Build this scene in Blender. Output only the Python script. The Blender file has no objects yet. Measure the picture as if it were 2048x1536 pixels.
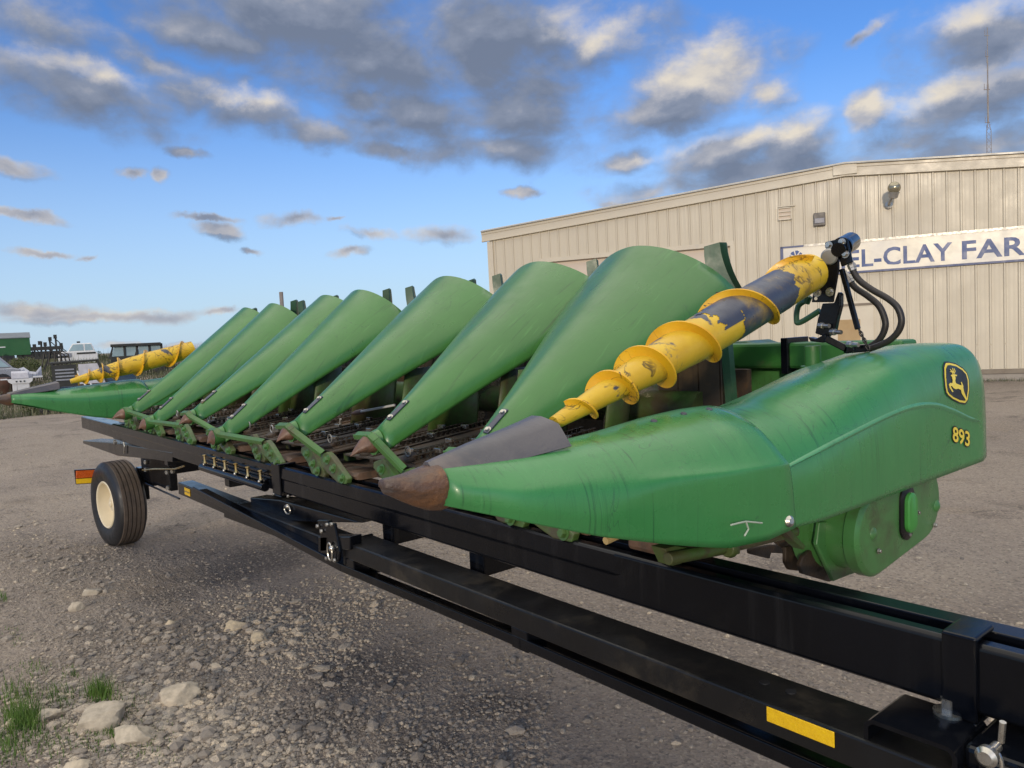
import bpy, bmesh, math, random
from mathutils import Vector as V, Matrix, noise
from mathutils.bvhtree import BVHTree
from mathutils.geometry import tessellate_polygon
R = math.radians
S = bpy.context.scene
COL = S.collection
rng = random.Random(7)

# ---------------------------------------------------------------- camera
F_PX, EYE = 1540.0, V((0, 0, 1.75))
PITCH, ROLL, YAW = R(3.827), R(2.922), R(39.195)
fw0 = V((-math.cos(YAW), math.sin(YAW), 0)); rt0 = V((math.sin(YAW), math.cos(YAW), 0)); up0 = V((0, 0, 1))
CF = fw0*math.cos(PITCH) - up0*math.sin(PITCH)
cu = up0*math.cos(PITCH) + fw0*math.sin(PITCH)
CR = rt0*math.cos(ROLL) - cu*math.sin(ROLL)
CU = cu*math.cos(ROLL) + rt0*math.sin(ROLL)
cam = bpy.data.cameras.new('camera'); cam_o = bpy.data.objects.new('camera', cam); COL.objects.link(cam_o)
cam.sensor_width = 36; cam.lens = F_PX/2048*36; cam.clip_start = 0.02; cam.clip_end = 6000
m = Matrix((CR, CU, -CF)).transposed().to_4x4(); m.translation = EYE
cam_o.matrix_world = m
S.camera = cam_o
S.view_settings.view_transform = 'Standard'; S.view_settings.look = 'None'
S.view_settings.exposure = 0.42; S.view_settings.gamma = 1
S.render.engine = 'CYCLES'
S.cycles.use_denoising = True
S.cycles.max_bounces = 6; S.cycles.diffuse_bounces = 3; S.cycles.glossy_bounces = 3; S.cycles.transparent_max_bounces = 4

def ray(px, py):
    return CR*((px-1024)/F_PX) - CU*((py-768)/F_PX) + CF
def onx(px, py, x):
    d = ray(px, py); return EYE + d*(x/d.x)
def ony(px, py, y):
    d = ray(px, py); return EYE + d*(y/d.y)
def onz(px, py, z):
    d = ray(px, py); return EYE + d*((z-EYE.z)/d.z)
def ondist(px, py, dist):
    d = ray(px, py); return EYE + d*(dist/math.hypot(d.x, d.y))
def azel(px, py):
    d = ray(px, py).normalized()
    return math.atan2(d.dot(rt0), d.dot(fw0)), math.asin(d.z)

# ---------------------------------------------------------------- sun
SUN_EL, SUN_AZ = R(11.0), R(15.0)          # the sun stands behind the camera, a little to its left
Ldir = fw0*math.cos(SUN_AZ) + rt0*math.sin(SUN_AZ)          # horizontal travel direction of the light
Ldir = (Ldir*math.cos(SUN_EL) - up0*math.sin(SUN_EL)).normalized()
sl = bpy.data.lights.new('sun', 'SUN'); sl.energy = 1.4; sl.angle = R(3.0); sl.color = (1.0, 0.82, 0.60)
so = bpy.data.objects.new('sun', sl); COL.objects.link(so); so.location = (10, -20, 15)
so.rotation_euler = Ldir.to_track_quat('-Z', 'Y').to_euler()

# ---------------------------------------------------------------- node helpers
class NT:
    def __init__(s, tree): s.t = tree
    def n(s, kind, **kw):
        nd = s.t.nodes.new(kind)
        for k, v in kw.items():
            if k == 'ins':
                for a, b in v.items():
                    if isinstance(b, bpy.types.NodeSocket): s.t.links.new(b, nd.inputs[a])
                    else: nd.inputs[a].default_value = b
            else: setattr(nd, k, v)
        return nd
    def math(s, op, a, b=None, c=None, clamp=False):
        nd = s.t.nodes.new('ShaderNodeMath'); nd.operation = op; nd.use_clamp = clamp
        for i, v in enumerate((a, b, c)):
            if v is None: continue
            if isinstance(v, bpy.types.NodeSocket): s.t.links.new(v, nd.inputs[i])
            else: nd.inputs[i].default_value = v
        return nd.outputs[0]
    def mix(s, f, a, b, blend='MIX'):
        nd = s.t.nodes.new('ShaderNodeMix'); nd.data_type = 'RGBA'; nd.blend_type = blend
        for i, v in ((0, f), (6, a), (7, b)):
            if isinstance(v, bpy.types.NodeSocket): s.t.links.new(v, nd.inputs[i])
            elif isinstance(v, (tuple, list)): nd.inputs[i].default_value = (*v[:3], 1)
            else: nd.inputs[i].default_value = v
        return nd.outputs[2]
    def rng(s, v, a, b, c=0.0, d=1.0, smooth=True):
        nd = s.t.nodes.new('ShaderNodeMapRange'); nd.interpolation_type = 'SMOOTHSTEP' if smooth else 'LINEAR'; nd.clamp = True
        s.t.links.new(v, nd.inputs[0])
        for i, x in enumerate((a, b, c, d)): nd.inputs[1+i].default_value = x
        return nd.outputs[0]
    def noise(s, vec, scale, detail=4, rough=.55, dist=0.0, lac=2.0):
        nd = s.t.nodes.new('ShaderNodeTexNoise'); s.t.links.new(vec, nd.inputs['Vector'])
        nd.inputs['Scale'].default_value = scale; nd.inputs['Detail'].default_value = detail
        nd.inputs['Roughness'].default_value = rough; nd.inputs['Distortion'].default_value = dist
        nd.inputs['Lacunarity'].default_value = lac
        return nd.outputs['Fac']
    def map(s, vec, loc=(0, 0, 0), rot=(0, 0, 0), sc=(1, 1, 1), kind='POINT'):
        nd = s.t.nodes.new('ShaderNodeMapping'); nd.vector_type = kind; s.t.links.new(vec, nd.inputs[0])
        nd.inputs[1].default_value = loc; nd.inputs[2].default_value = rot; nd.inputs[3].default_value = sc
        return nd.outputs[0]

# ---------------------------------------------------------------- sky with clouds
W = bpy.data.worlds.new('World'); S.world = W; W.use_nodes = True
W.cycles.sampling_method = 'MANUAL'; W.cycles.sample_map_resolution = 512
t = W.node_tree; t.nodes.clear(); N = NT(t)
sky = N.n('ShaderNodeTexSky', sky_type='NISHITA', sun_disc=False)
sky.sun_elevation = SUN_EL
sd = -Ldir; sky.sun_rotation = math.atan2(sd.x, sd.y)
sky.air_density = 1.0; sky.dust_density = 0.6; sky.ozone_density = 2.2
CLOUD = 4.7; HIGH = 8.6; SKYTINT = (.40, .60, .96); HAZE = (2.95, 3.75, 4.7)
tc = N.n('ShaderNodeTexCoord'); gen = tc.outputs['Generated']
def vdot(vec, c):
    nd = N.n('ShaderNodeVectorMath', operation='DOT_PRODUCT'); t.links.new(vec, nd.inputs[0]); nd.inputs[1].default_value = c
    return nd.outputs['Value']
dz = vdot(gen, (0, 0, 1))
az = N.math('ARCTAN2', vdot(gen, rt0), vdot(gen, fw0)); el = N.math('ARCSINE', dz)
cmb = N.n('ShaderNodeCombineXYZ'); t.links.new(az, cmb.inputs[0]); t.links.new(el, cmb.inputs[1]); P2 = cmb.outputs[0]
def vmad(vec, mul, add):
    nd = N.n('ShaderNodeVectorMath', operation='MULTIPLY_ADD')
    for i, x in enumerate((vec, mul, add)):
        if isinstance(x, bpy.types.NodeSocket): t.links.new(x, nd.inputs[i])
        else: nd.inputs[i].default_value = x
    return nd.outputs[0]
def warped(src):
    w1 = N.n('ShaderNodeTexNoise', ins={'Vector': P2, 'Scale': 11.0, 'Detail': 7.0, 'Roughness': .62})
    return vmad(w1.outputs['Color'], (.085, .05, 0), vmad(src, (1, 1, 1), (-.0425, -.025, 0)))
PW = warped(P2); PWU = vmad(PW, (1, 1, 1), (-.012, .022, 0))
# a cloud bank: centre and half sizes (pixels of the photograph turned into directions of the sky), tilt, weight
BLOBS = [(620, 30, 400, 95, 4), (1000, 80, 330, 150, 0), (760, 120, 340, 100, 8), (1040, 225, 220, 110, 0), (860, 240, 200, 90, 10), (400, 60, 180, 50, 12),
 (140, 165, 290, 75, 8), (60, 35, 140, 65, 0), (430, 195, 180, 55, 10), (500, 230, 150, 50, 6), (625, 262, 85, 34, 5), (740, 190, 80, 32, 5), (1010, 295, 250, 50, 5), (800, 300, 130, 26, 5), (300, 110, 120, 40, 20),
 (1400, 165, 190, 92, -4), (1330, 225, 170, 55, 0), (1530, 190, 75, 45, 8), (1180, 80, 130, 80, 10),
 (1930, 205, 250, 62, -12), (1810, 280, 170, 48, -6), (1880, 300, 240, 50, 0), (1960, 70, 160, 75, 10), (1740, 230, 60, 40, -20),
 (1570, 285, 100, 62, -18), (1440, 318, 240, 58, -8), (1245, 325, 80, 34, 0), (1310, 378, 170, 48, -6), (1500, 345, 200, 55, -4), (1230, 405, 60, 14, 0),
 (375, 305, 42, 13, 8), (250, 335, 28, 13, 5), (315, 342, 24, 12, 0), (428, 460, 50, 17, 2), (605, 440, 78, 17, 4), (410, 438, 60, 8, 0),
 (745, 470, 50, 16, 8), (885, 474, 80, 24, 0), (700, 508, 55, 11, -10), (20, 335, 65, 18, 14), (45, 432, 70, 10, 4), (80, 505, 48, 8, 0), (160, 510, 26, 7, 0),
 (1045, 385, 42, 12, 4), (505, 495, 26, 8, 0), (1720, 78, 40, 14, -20), (100, 622, 130, 17, 3), (200, 632, 210, 13, 0), (310, 690, 140, 9, 0), (445, 628, 35, 8, 0), (690, 440, 30, 8, 0)]
LIT = [(1390, 130, 130, 62, -4), (1480, 170, 110, 50, 4), (500, 200, 100, 22, 6), (160, 120, 200, 22, 8), (1930, 160, 230, 26, -12), (1960, 20, 150, 26, 0), (1500, 185, 130, 45, 0), (1180, 55, 110, 50, 12), (1580, 240, 90, 30, -18), (1360, 300, 130, 14, -8)]
def field(blobs, P2=None):
    P2 = P2 or PW
    acc = None
    for cx, cy, rx, ry, ang in blobs:
        a, e = azel(cx, cy)
        src = P2 if acc is None else vmad(acc, (1e-9, 1e-9, 0), P2)       # keeps the node order serial
        mp = N.map(src, (a, e, 0), (0, 0, -R(ang)), (rx/F_PX*.98, ry/F_PX*.98, 1), 'TEXTURE')
        ln = N.n('ShaderNodeVectorMath', operation='LENGTH'); t.links.new(mp, ln.inputs[0])
        v = ln.outputs['Value']
        acc = v if acc is None else N.math('SMOOTH_MIN', acc, v, 0.15)
    return acc
base = N.math('SUBTRACT', 1.0, field(BLOBS)); base_up = N.math('SUBTRACT', 1.0, field(BLOBS, PWU))
edge = N.math('SUBTRACT', N.math('MAXIMUM', base, -.6), N.math('MAXIMUM', base_up, -.6))
# elsewhere in the sky: scattered cloud, kept outside the part that faces the camera
warp = N.map(P2, (0, 0, 0), (0, 0, 0), (1, 1.55, 1))
far_az = N.rng(N.math('ABSOLUTE', az), 0.66, 0.9)
low = N.noise(warp, 2.2, 3)
base = N.math('MAXIMUM', N.math('MAXIMUM', base, -1.6), N.math('MULTIPLY_ADD', N.math('MULTIPLY', low, far_az), 3.0, -1.9))
def fbm(off):
    v = N.map(warp, off)
    return N.math('ADD', N.math('MULTIPLY', N.noise(v, 6.0, 8, .54, .35), 1.0), N.math('MULTIPLY', N.noise(N.map(v, (3, 1, 0)), 17, 7, .56, .2), .55))
n0 = fbm((0, 0, 0)); n1 = fbm((-.010, .022, 0))
shape = N.math('MULTIPLY_ADD', base, 1.0, 0.12)
dens = N.math('MULTIPLY_ADD', N.math('SUBTRACT', n0, .775), 2.0, shape)
alpha = N.rng(dens, -0.05, 0.95)
thick = N.rng(dens, 0.15, 1.25)
rim = N.math('ADD', N.math('MULTIPLY', N.math('SUBTRACT', n0, n1), 1.5), N.math('MULTIPLY', N.math('MINIMUM', edge, .55), .62))
litf = N.math('SUBTRACT', 1.0, field(LIT))
lit = N.rng(N.math('MULTIPLY_ADD', N.math('SUBTRACT', n0, .775), 1.2, litf), -0.35, 0.8)
lowel = N.rng(el, 0.30, 0.02)
light = N.math('ADD', N.math('ADD', rim, N.math('MULTIPLY', lit, .62)), N.math('MULTIPLY', N.math('SUBTRACT', 1.0, thick), .22))
light = N.math('ADD', light, N.math('MULTIPLY', lowel, .16), clamp=True)
ccol = N.n('ShaderNodeValToRGB'); t.links.new(light, ccol.inputs[0])
cr = ccol.color_ramp; cr.elements[0].position = 0; cr.elements[0].color = (.185, .225, .315, 1); cr.elements[1].position = 1; cr.elements[1].color = (.84, .76, .64, 1)
e = cr.elements.new(.30); e.color = (.27, .31, .405, 1); e = cr.elements.new(.62); e.color = (.50, .50, .54, 1)
ccol2 = N.mix(1.0, ccol.outputs[0], (CLOUD,)*3, 'MULTIPLY')
# thin haze whitens the sky towards the horizon
hz = N.rng(el, 0.34, -0.02)
skyc = N.mix(1.0, sky.outputs[0], SKYTINT, 'MULTIPLY')
skyc = N.mix(N.math('MULTIPLY', hz, .75), skyc, HAZE)
col = N.mix(N.math('MULTIPLY', alpha, .97), skyc, ccol2)
# overhead, out of view, a bright cloud sheet is added to light the ground
high = N.math('MULTIPLY', N.rng(el, .53, .86), N.rng(N.noise(P2, 3.0, 4), .2, .55, .65, 1.0))
col = N.mix(high, col, (HIGH*1.0, HIGH*.95, HIGH*.86))
bg = N.n('ShaderNodeBackground'); t.links.new(col, bg.inputs[0]); bg.inputs[1].default_value = 0.15
wo = N.n('ShaderNodeOutputWorld'); t.links.new(bg.outputs[0], wo.inputs[0])

# ---------------------------------------------------------------- materials
def new_mat(name):
    m = bpy.data.materials.new(name); m.use_nodes = True
    t = m.node_tree; t.nodes.clear(); N = NT(t)
    b = N.n('ShaderNodeBsdfPrincipled'); o = N.n('ShaderNodeOutputMaterial'); t.links.new(b.outputs[0], o.inputs[0])
    tc = N.n('ShaderNodeTexCoord')
    return m, t, N, b, tc.outputs['Object']
def setc(t, sock, v):
    if isinstance(v, bpy.types.NodeSocket): t.links.new(v, sock)
    elif isinstance(v, (tuple, list)): sock.default_value = (*v[:3], 1)
    else: sock.default_value = v
def paint(name, c, c2=None, scale=3.0, rough=.45, metal=0.0, streak=0.0, streak_c=None, crack=0.0, crack_c=(.01, .01, .01), crack_scale=6,
          worn=0.0, worn_c=(.09, .1, .12), worn_scale=4, dirt=0.0, dirt_c=(.10, .075, .05), dirt_scale=2.5, bump=0.05, bump_scale=40, spec=.5, coat=0.0, streak_sc=(55, 55, 2.2), rvar=.12, extra=None):
    m, t, N, b, obj = new_mat(name)
    if c2 is None: c2 = tuple(x*.78 for x in c)
    col = N.mix(N.rng(N.noise(obj, scale, 5, .6), .3, .7), c, c2)
    if dirt:
        d = N.noise(obj, dirt_scale, 7, .68, .4)
        col = N.mix(N.rng(d, .62-dirt*.35, .80-dirt*.3), col, dirt_c)
    if streak:
        v = N.map(obj, sc=streak_sc)
        s1 = N.noise(v, 1.0, 3, .6)
        gate = N.noise(obj, 2.3, 2)
        f = N.math('MULTIPLY', N.rng(s1, .56, .72), N.rng(gate, .35, .65, .25, 1))
        col = N.mix(N.math('MULTIPLY', f, streak), col, streak_c or tuple(x*.35 for x in c))
        f2 = N.rng(N.noise(N.map(obj, (3, 1, 2), sc=streak_sc), 1.4, 3, .6), .60, .75)
        col = N.mix(N.math('MULTIPLY', f2, streak*.35), col, tuple(min(1, x*1.5+.02) for x in c))
    if worn:
        w = N.noise(obj, worn_scale, 8, .62, .6)
        wf = N.rng(w, .66-worn*.3, .69-worn*.3)
        col = N.mix(wf, col, worn_c)
    if crack:
        k = N.noise(obj, crack_scale, 4, .55, 1.2)
        kf = N.rng(N.math('ABSOLUTE', N.math('SUBTRACT', k, .5)), .0, .012*crack)
        g = N.rng(N.noise(N.map(obj, (5, 5, 5)), 3.0, 3), .42, .56)
        kk = N.math('MULTIPLY', N.math('SUBTRACT', 1.0, kf), g)
        col = N.mix(N.math('MULTIPLY', kk, .85), col, crack_c)
    if extra: col = extra(N, obj, col)
    setc(t, b.inputs['Base Color'], col)
    setc(t, b.inputs['Roughness'], N.rng(N.noise(obj, scale*2.7, 5, .65), .25, .75, max(.05, rough-rvar), min(1, rough+rvar)))
    b.inputs['Metallic'].default_value = metal
    b.inputs['Specular IOR Level'].default_value = spec
    if coat: b.inputs['Coat Weight'].default_value = coat; b.inputs['Coat Roughness'].default_value = .12
    if bump:
        bp = N.n('ShaderNodeBump'); bp.inputs['Strength'].default_value = bump; bp.inputs['Distance'].default_value = .01
        t.links.new(N.noise(obj, bump_scale, 5, .6), bp.inputs['Height']); t.links.new(bp.outputs[0], b.inputs['Normal'])
    return m
MT = {}
MT['hood'] = paint('hood_green', (.048, .170, .036), (.040, .142, .031), 2.0, .36, spec=.45, coat=.22, streak_sc=(70, 4.5, 2.0), streak=.9, streak_c=(.025, .085, .022), bump=.06, bump_scale=25, crack=.35, crack_c=(.03, .1, .03), crack_scale=3)
MT['fender'] = paint('fender_green', (.046, .215, .062), (.039, .182, .053), 2.2, .30, streak=.9, streak_c=(.016, .065, .028), crack=.22, crack_c=(.03, .11, .045), crack_scale=3.4, bump=.10, bump_scale=18, coat=.12, streak_sc=(14, 120, 1.6))
MT['green'] = paint('frame_green', (.03, .14, .025), None, 4, .45, dirt=.25)
MT['green_clean'] = paint('gear_cover_green', (.062, .20, .056), (.05, .16, .045), 3, .35, dirt=.22, dirt_c=(.05, .05, .025), streak=.2)
MT['cap'] = paint('inspection_cap_green', (.05, .25, .045), None, 4, .4)
MT['olive'] = paint('dirty_green_steel', (.045, .115, .020), (.065, .075, .022), 6, .55, dirt=.55, dirt_c=(.055, .045, .022), dirt_scale=7, bump=.2)
MT['strap'] = paint('strap_green', (.05, .155, .035), (.055, .115, .03), 7, .45, dirt=.3, dirt_c=(.06, .06, .025), dirt_scale=8)
MT['fin'] = paint('deflector_green', (.02, .07, .035), (.035, .09, .05), 4, .4, dirt=.2, streak=.5)
MT['dark'] = paint('dark_dirty_steel', (.028, .022, .017), (.05, .035, .024), 8, .6, dirt=.4, dirt_c=(.075, .042, .02), dirt_scale=9, bump=.3)
MT['sheet'] = paint('brown_black_sheet', (.022, .018, .014), (.05, .036, .022), 5, .5, dirt=.35, dirt_c=(.09, .06, .03), streak=.6, streak_c=(.01, .008, .006))
MT['rust'] = paint('rusty_casting', (.105, .058, .036), (.060, .042, .036), 9, .45, dirt=.40, dirt_c=(.19, .085, .030), dirt_scale=6, bump=.7, bump_scale=34, worn=.3, worn_c=(.085, .07, .065), worn_scale=9)
MT['tip'] = paint('brown_tip', (.16, .085, .052), (.11, .058, .038), 10, .45, dirt=.35, dirt_c=(.07, .045, .03), dirt_scale=14, bump=.3, bump_scale=50)
MT['skid'] = paint('rust_skid', (.13, .075, .045), (.09, .05, .03), 12, .6, dirt=.5, dirt_c=(.05, .035, .022), dirt_scale=11, bump=.4)
MT['shield'] = paint('worn_shield_steel', (.045, .047, .060), (.085, .080, .088), 3.5, .36, dirt=.45, dirt_c=(.12, .10, .095), dirt_scale=4, bump=.15, bump_scale=60, spec=.6)
MT['yellow'] = paint('auger_yellow', (.66, .44, .022), (.54, .33, .018), 7, .40, crack=1.6, crack_c=(.035, .022, .01), crack_scale=8, worn=.20, worn_c=(.055, .06, .08), worn_scale=5, dirt=.25, dirt_c=(.22, .14, .03), dirt_scale=9, bump=.1)
MT['flight'] = paint('flight_yellow', (.74, .43, .016), (.66, .34, .014), 12, .38, crack=1.2, crack_c=(.05, .025, .01), crack_scale=14, worn=.12, worn_c=(.06, .03, .02), worn_scale=22)
MT['bluegrey'] = paint('bare_blue_grey_steel', (.052, .062, .092), (.04, .046, .07), 8, .38, bump=.12, spec=.6, dirt=.15, dirt_c=(.5, .32, .02))
MT['black'] = paint('black_paint', (.0035, .0042, .0065), (.0025, .003, .0045), 3, .18, dirt=.14, dirt_c=(.014, .014, .015), dirt_scale=3, bump=.03, spec=.28, rvar=.06, streak=.18, streak_c=(.05, .05, .052), streak_sc=(26, 26, 1.4))
MT['blackdirty'] = paint('dusty_black_paint', (.006, .006, .007), (.009, .0088, .0088), 3, .38, dirt=.38, dirt_c=(.038, .032, .024), dirt_scale=4, bump=.08, spec=.35)
MT['blackmatt'] = paint('matt_black', (.012, .012, .014), None, 5, .55)
MT['hose'] = paint('hose_rubber', (.016, .014, .013), (.022, .018, .016), 9, .5)
MT['zinc'] = paint('zinc_bolt', (.55, .53, .48), (.4, .38, .34), 20, .3, metal=.9, dirt=.2, dirt_c=(.2, .16, .1))
MT['chain'] = paint('shiny_chain', (.30, .26, .21), (.08, .055, .04), 30, .28, metal=.9)
MT['silver'] = paint('polished_flight', (.6, .56, .5), (.4, .37, .33), 5, .25, metal=.9, dirt=.2)
MT['brass'] = paint('brass_pin', (.55, .36, .10), (.6, .5, .3), 9, .3, metal=.8)
MT['tyre'] = paint('tyre_side', (.013, .013, .015), (.018, .018, .019), 6, .5)
MT['tread'] = paint('dusty_tread', (.115, .085, .062), (.075, .057, .045), 14, .8, dirt=.35, dirt_c=(.09, .065, .046), dirt_scale=16, bump=.35, bump_scale=70)
MT['cream'] = paint('cream_rim', (.72, .63, .45), (.64, .55, .38), 3, .4)
MT['amber'] = paint('amber_lens', (.55, .10, .008), (.45, .07, .006), 30, .25, bump=.3, bump_scale=90)
MT['reflector'] = paint('yellow_reflector', (.80, .50, .01), (.72, .43, .01), 60, .3, bump=.25, bump_scale=160)
MT['decal_black'] = paint('decal_black', (.008, .008, .010), None, 4, .4, bump=0)
MT['decal_yellow'] = paint('decal_yellow', (.85, .66, .07), (.78, .6, .06), 12, .4, bump=0)
MT['molding'] = paint('molding_green', (.075, .27, .12), (.065, .23, .10), 3, .32, bump=0, streak=.3)
MT['twine'] = paint('twine', (.42, .48, .38), None, 20, .8)
MT['stalk'] = paint('corn_stalk', (.50, .38, .18), (.42, .3, .12), 20, .7)
# building
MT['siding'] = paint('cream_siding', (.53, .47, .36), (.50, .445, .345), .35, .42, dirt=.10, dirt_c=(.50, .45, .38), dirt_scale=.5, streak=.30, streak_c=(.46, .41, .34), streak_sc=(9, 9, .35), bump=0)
MT['trim'] = paint('cream_trim', (.56, .50, .385), (.52, .46, .36), .7, .4, dirt=.12, dirt_c=(.45, .42, .36), dirt_scale=1.3, bump=0)
MT['roof'] = paint('grey_roof', (.4, .4, .38), None, .5, .4)
MT['doorpanel'] = paint('cream_door', (.60, .50, .40), (.57, .48, .385), .5, .45, bump=0)
MT['concrete'] = paint('concrete', (.34, .30, .25), (.26, .23, .2), 2, .9, bump=.3)
MT['wood'] = paint('grey_board', (.26, .22, .17), (.2, .16, .12), 3, .8)
MT['paper'] = paint('brown_paper', (.36, .24, .11), (.42, .29, .14), 2, .6)
MT['signwhite'] = paint('sign_white', (.74, .67, .53), (.58, .55, .50), .9, .35, dirt=.25, dirt_c=(.50, .49, .46), dirt_scale=.9, bump=.15, bump_scale=2.5)
MT['signblue'] = paint('sign_blue', (.035, .075, .22), (.06, .09, .2), 1.2, .45, bump=0)
MT['signframe'] = paint('sign_frame', (.10, .12, .22), None, 2, .5)
MT['bronze'] = paint('bronze_housing', (.10, .085, .075), None, 4, .4)
MT['globe'] = paint('globe_lamp', (.30, .27, .19), (.38, .34, .24), 6, .2, metal=.6)
MT['galv'] = paint('galvanised_steel', (.42, .40, .37), (.3, .29, .27), 6, .4, metal=.6)
MT['mastgrey'] = paint('mast_grey', (.28, .27, .26), (.2, .16, .14), 1.2, .6)
# background
MT['white'] = paint('white_paint', (.66, .66, .66), (.58, .59, .6), 2, .35)
MT['glass'] = paint('dark_glass', (.03, .04, .05), None, 2, .08, spec=.8, bump=0, rvar=.02)
MT['paleglass'] = paint('hazy_window', (.30, .40, .42), (.25, .34, .37), 2, .15, spec=.7, bump=0, rvar=.03)
MT['sheetwhite'] = paint('white_tarp', (.52, .52, .56), (.40, .40, .45), 4, .6)
MT['cartgreen'] = paint('cart_green', (.028, .11, .035), None, 1, .4)
MT['greytop'] = paint('grey_tarp', (.17, .19, .21), None, 1, .6)
MT['machine'] = paint('dark_machine', (.016, .018, .017), (.03, .03, .026), 2, .6)
MT['red'] = paint('dull_red', (.30, .03, .02), (.18, .03, .02), 3, .5)
MT['bgyellow'] = paint('machine_yellow', (.55, .33, .02), (.4, .22, .03), 2, .5, dirt=.2)
MT['greyhood'] = paint('grey_plastic', (.16, .16, .19), (.22, .22, .25), 3, .4)
MT['brown'] = paint('rusty_brown', (.09, .035, .02), (.05, .03, .02), 4, .7)
MT['silverpaint'] = paint('silver_car', (.32, .33, .36), (.22, .23, .26), 1, .3, metal=.3)

def stone_mat(name, ca, cb, cc, scale=6):
    m, t, N, b, obj = new_mat(name)
    at = N.n('ShaderNodeAttribute', attribute_name='tint')
    ramp = N.n('ShaderNodeValToRGB'); t.links.new(at.outputs['Fac'], ramp.inputs[0])
    ramp.color_ramp.elements[0].color = (*ca, 1); ramp.color_ramp.elements[1].color = (*cc, 1)
    e = ramp.color_ramp.elements.new(.5); e.color = (*cb, 1)
    col = N.mix(N.rng(N.noise(obj, scale*4, 6, .65), .3, .75), ramp.outputs[0], tuple(x*.62 for x in cb))
    setc(t, b.inputs['Base Color'], col); b.inputs['Roughness'].default_value = .85
    bp = N.n('ShaderNodeBump'); bp.inputs['Strength'].default_value = .4; bp.inputs['Distance'].default_value = .01
    t.links.new(N.noise(obj, scale*9, 6, .65), bp.inputs['Height']); t.links.new(bp.outputs[0], b.inputs['Normal'])
    return m
MT['gravel'] = stone_mat('gravel_stone', (.14, .12, .105), (.34, .295, .245), (.66, .55, .40), 40)
MT['rock'] = stone_mat('pale_limestone', (.42, .365, .29), (.50, .43, .33), (.54, .44, .29), 5)
def leaf_mat(name, a, b_, c):
    m, t, N, b, obj = new_mat(name)
    at = N.n('ShaderNodeAttribute', attribute_name='tint')
    ramp = N.n('ShaderNodeValToRGB'); t.links.new(at.outputs['Fac'], ramp.inputs[0])
    ramp.color_ramp.elements[0].color = (*a, 1); ramp.color_ramp.elements[1].color = (*c, 1)
    e = ramp.color_ramp.elements.new(.5); e.color = (*b_, 1)
    setc(t, b.inputs['Base Color'], ramp.outputs[0]); b.inputs['Roughness'].default_value = .65
    b.inputs['Specular IOR Level'].default_value = .25
    return m
MT['grass'] = leaf_mat('grass', (.045, .095, .016), (.075, .15, .024), (.14, .17, .05))
MT['weeds'] = leaf_mat('dry_weeds', (.055, .068, .035), (.10, .11, .06), (.22, .19, .13))
MT['bush'] = leaf_mat('bush', (.045, .065, .02), (.07, .09, .03), (.1, .11, .04))

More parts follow.
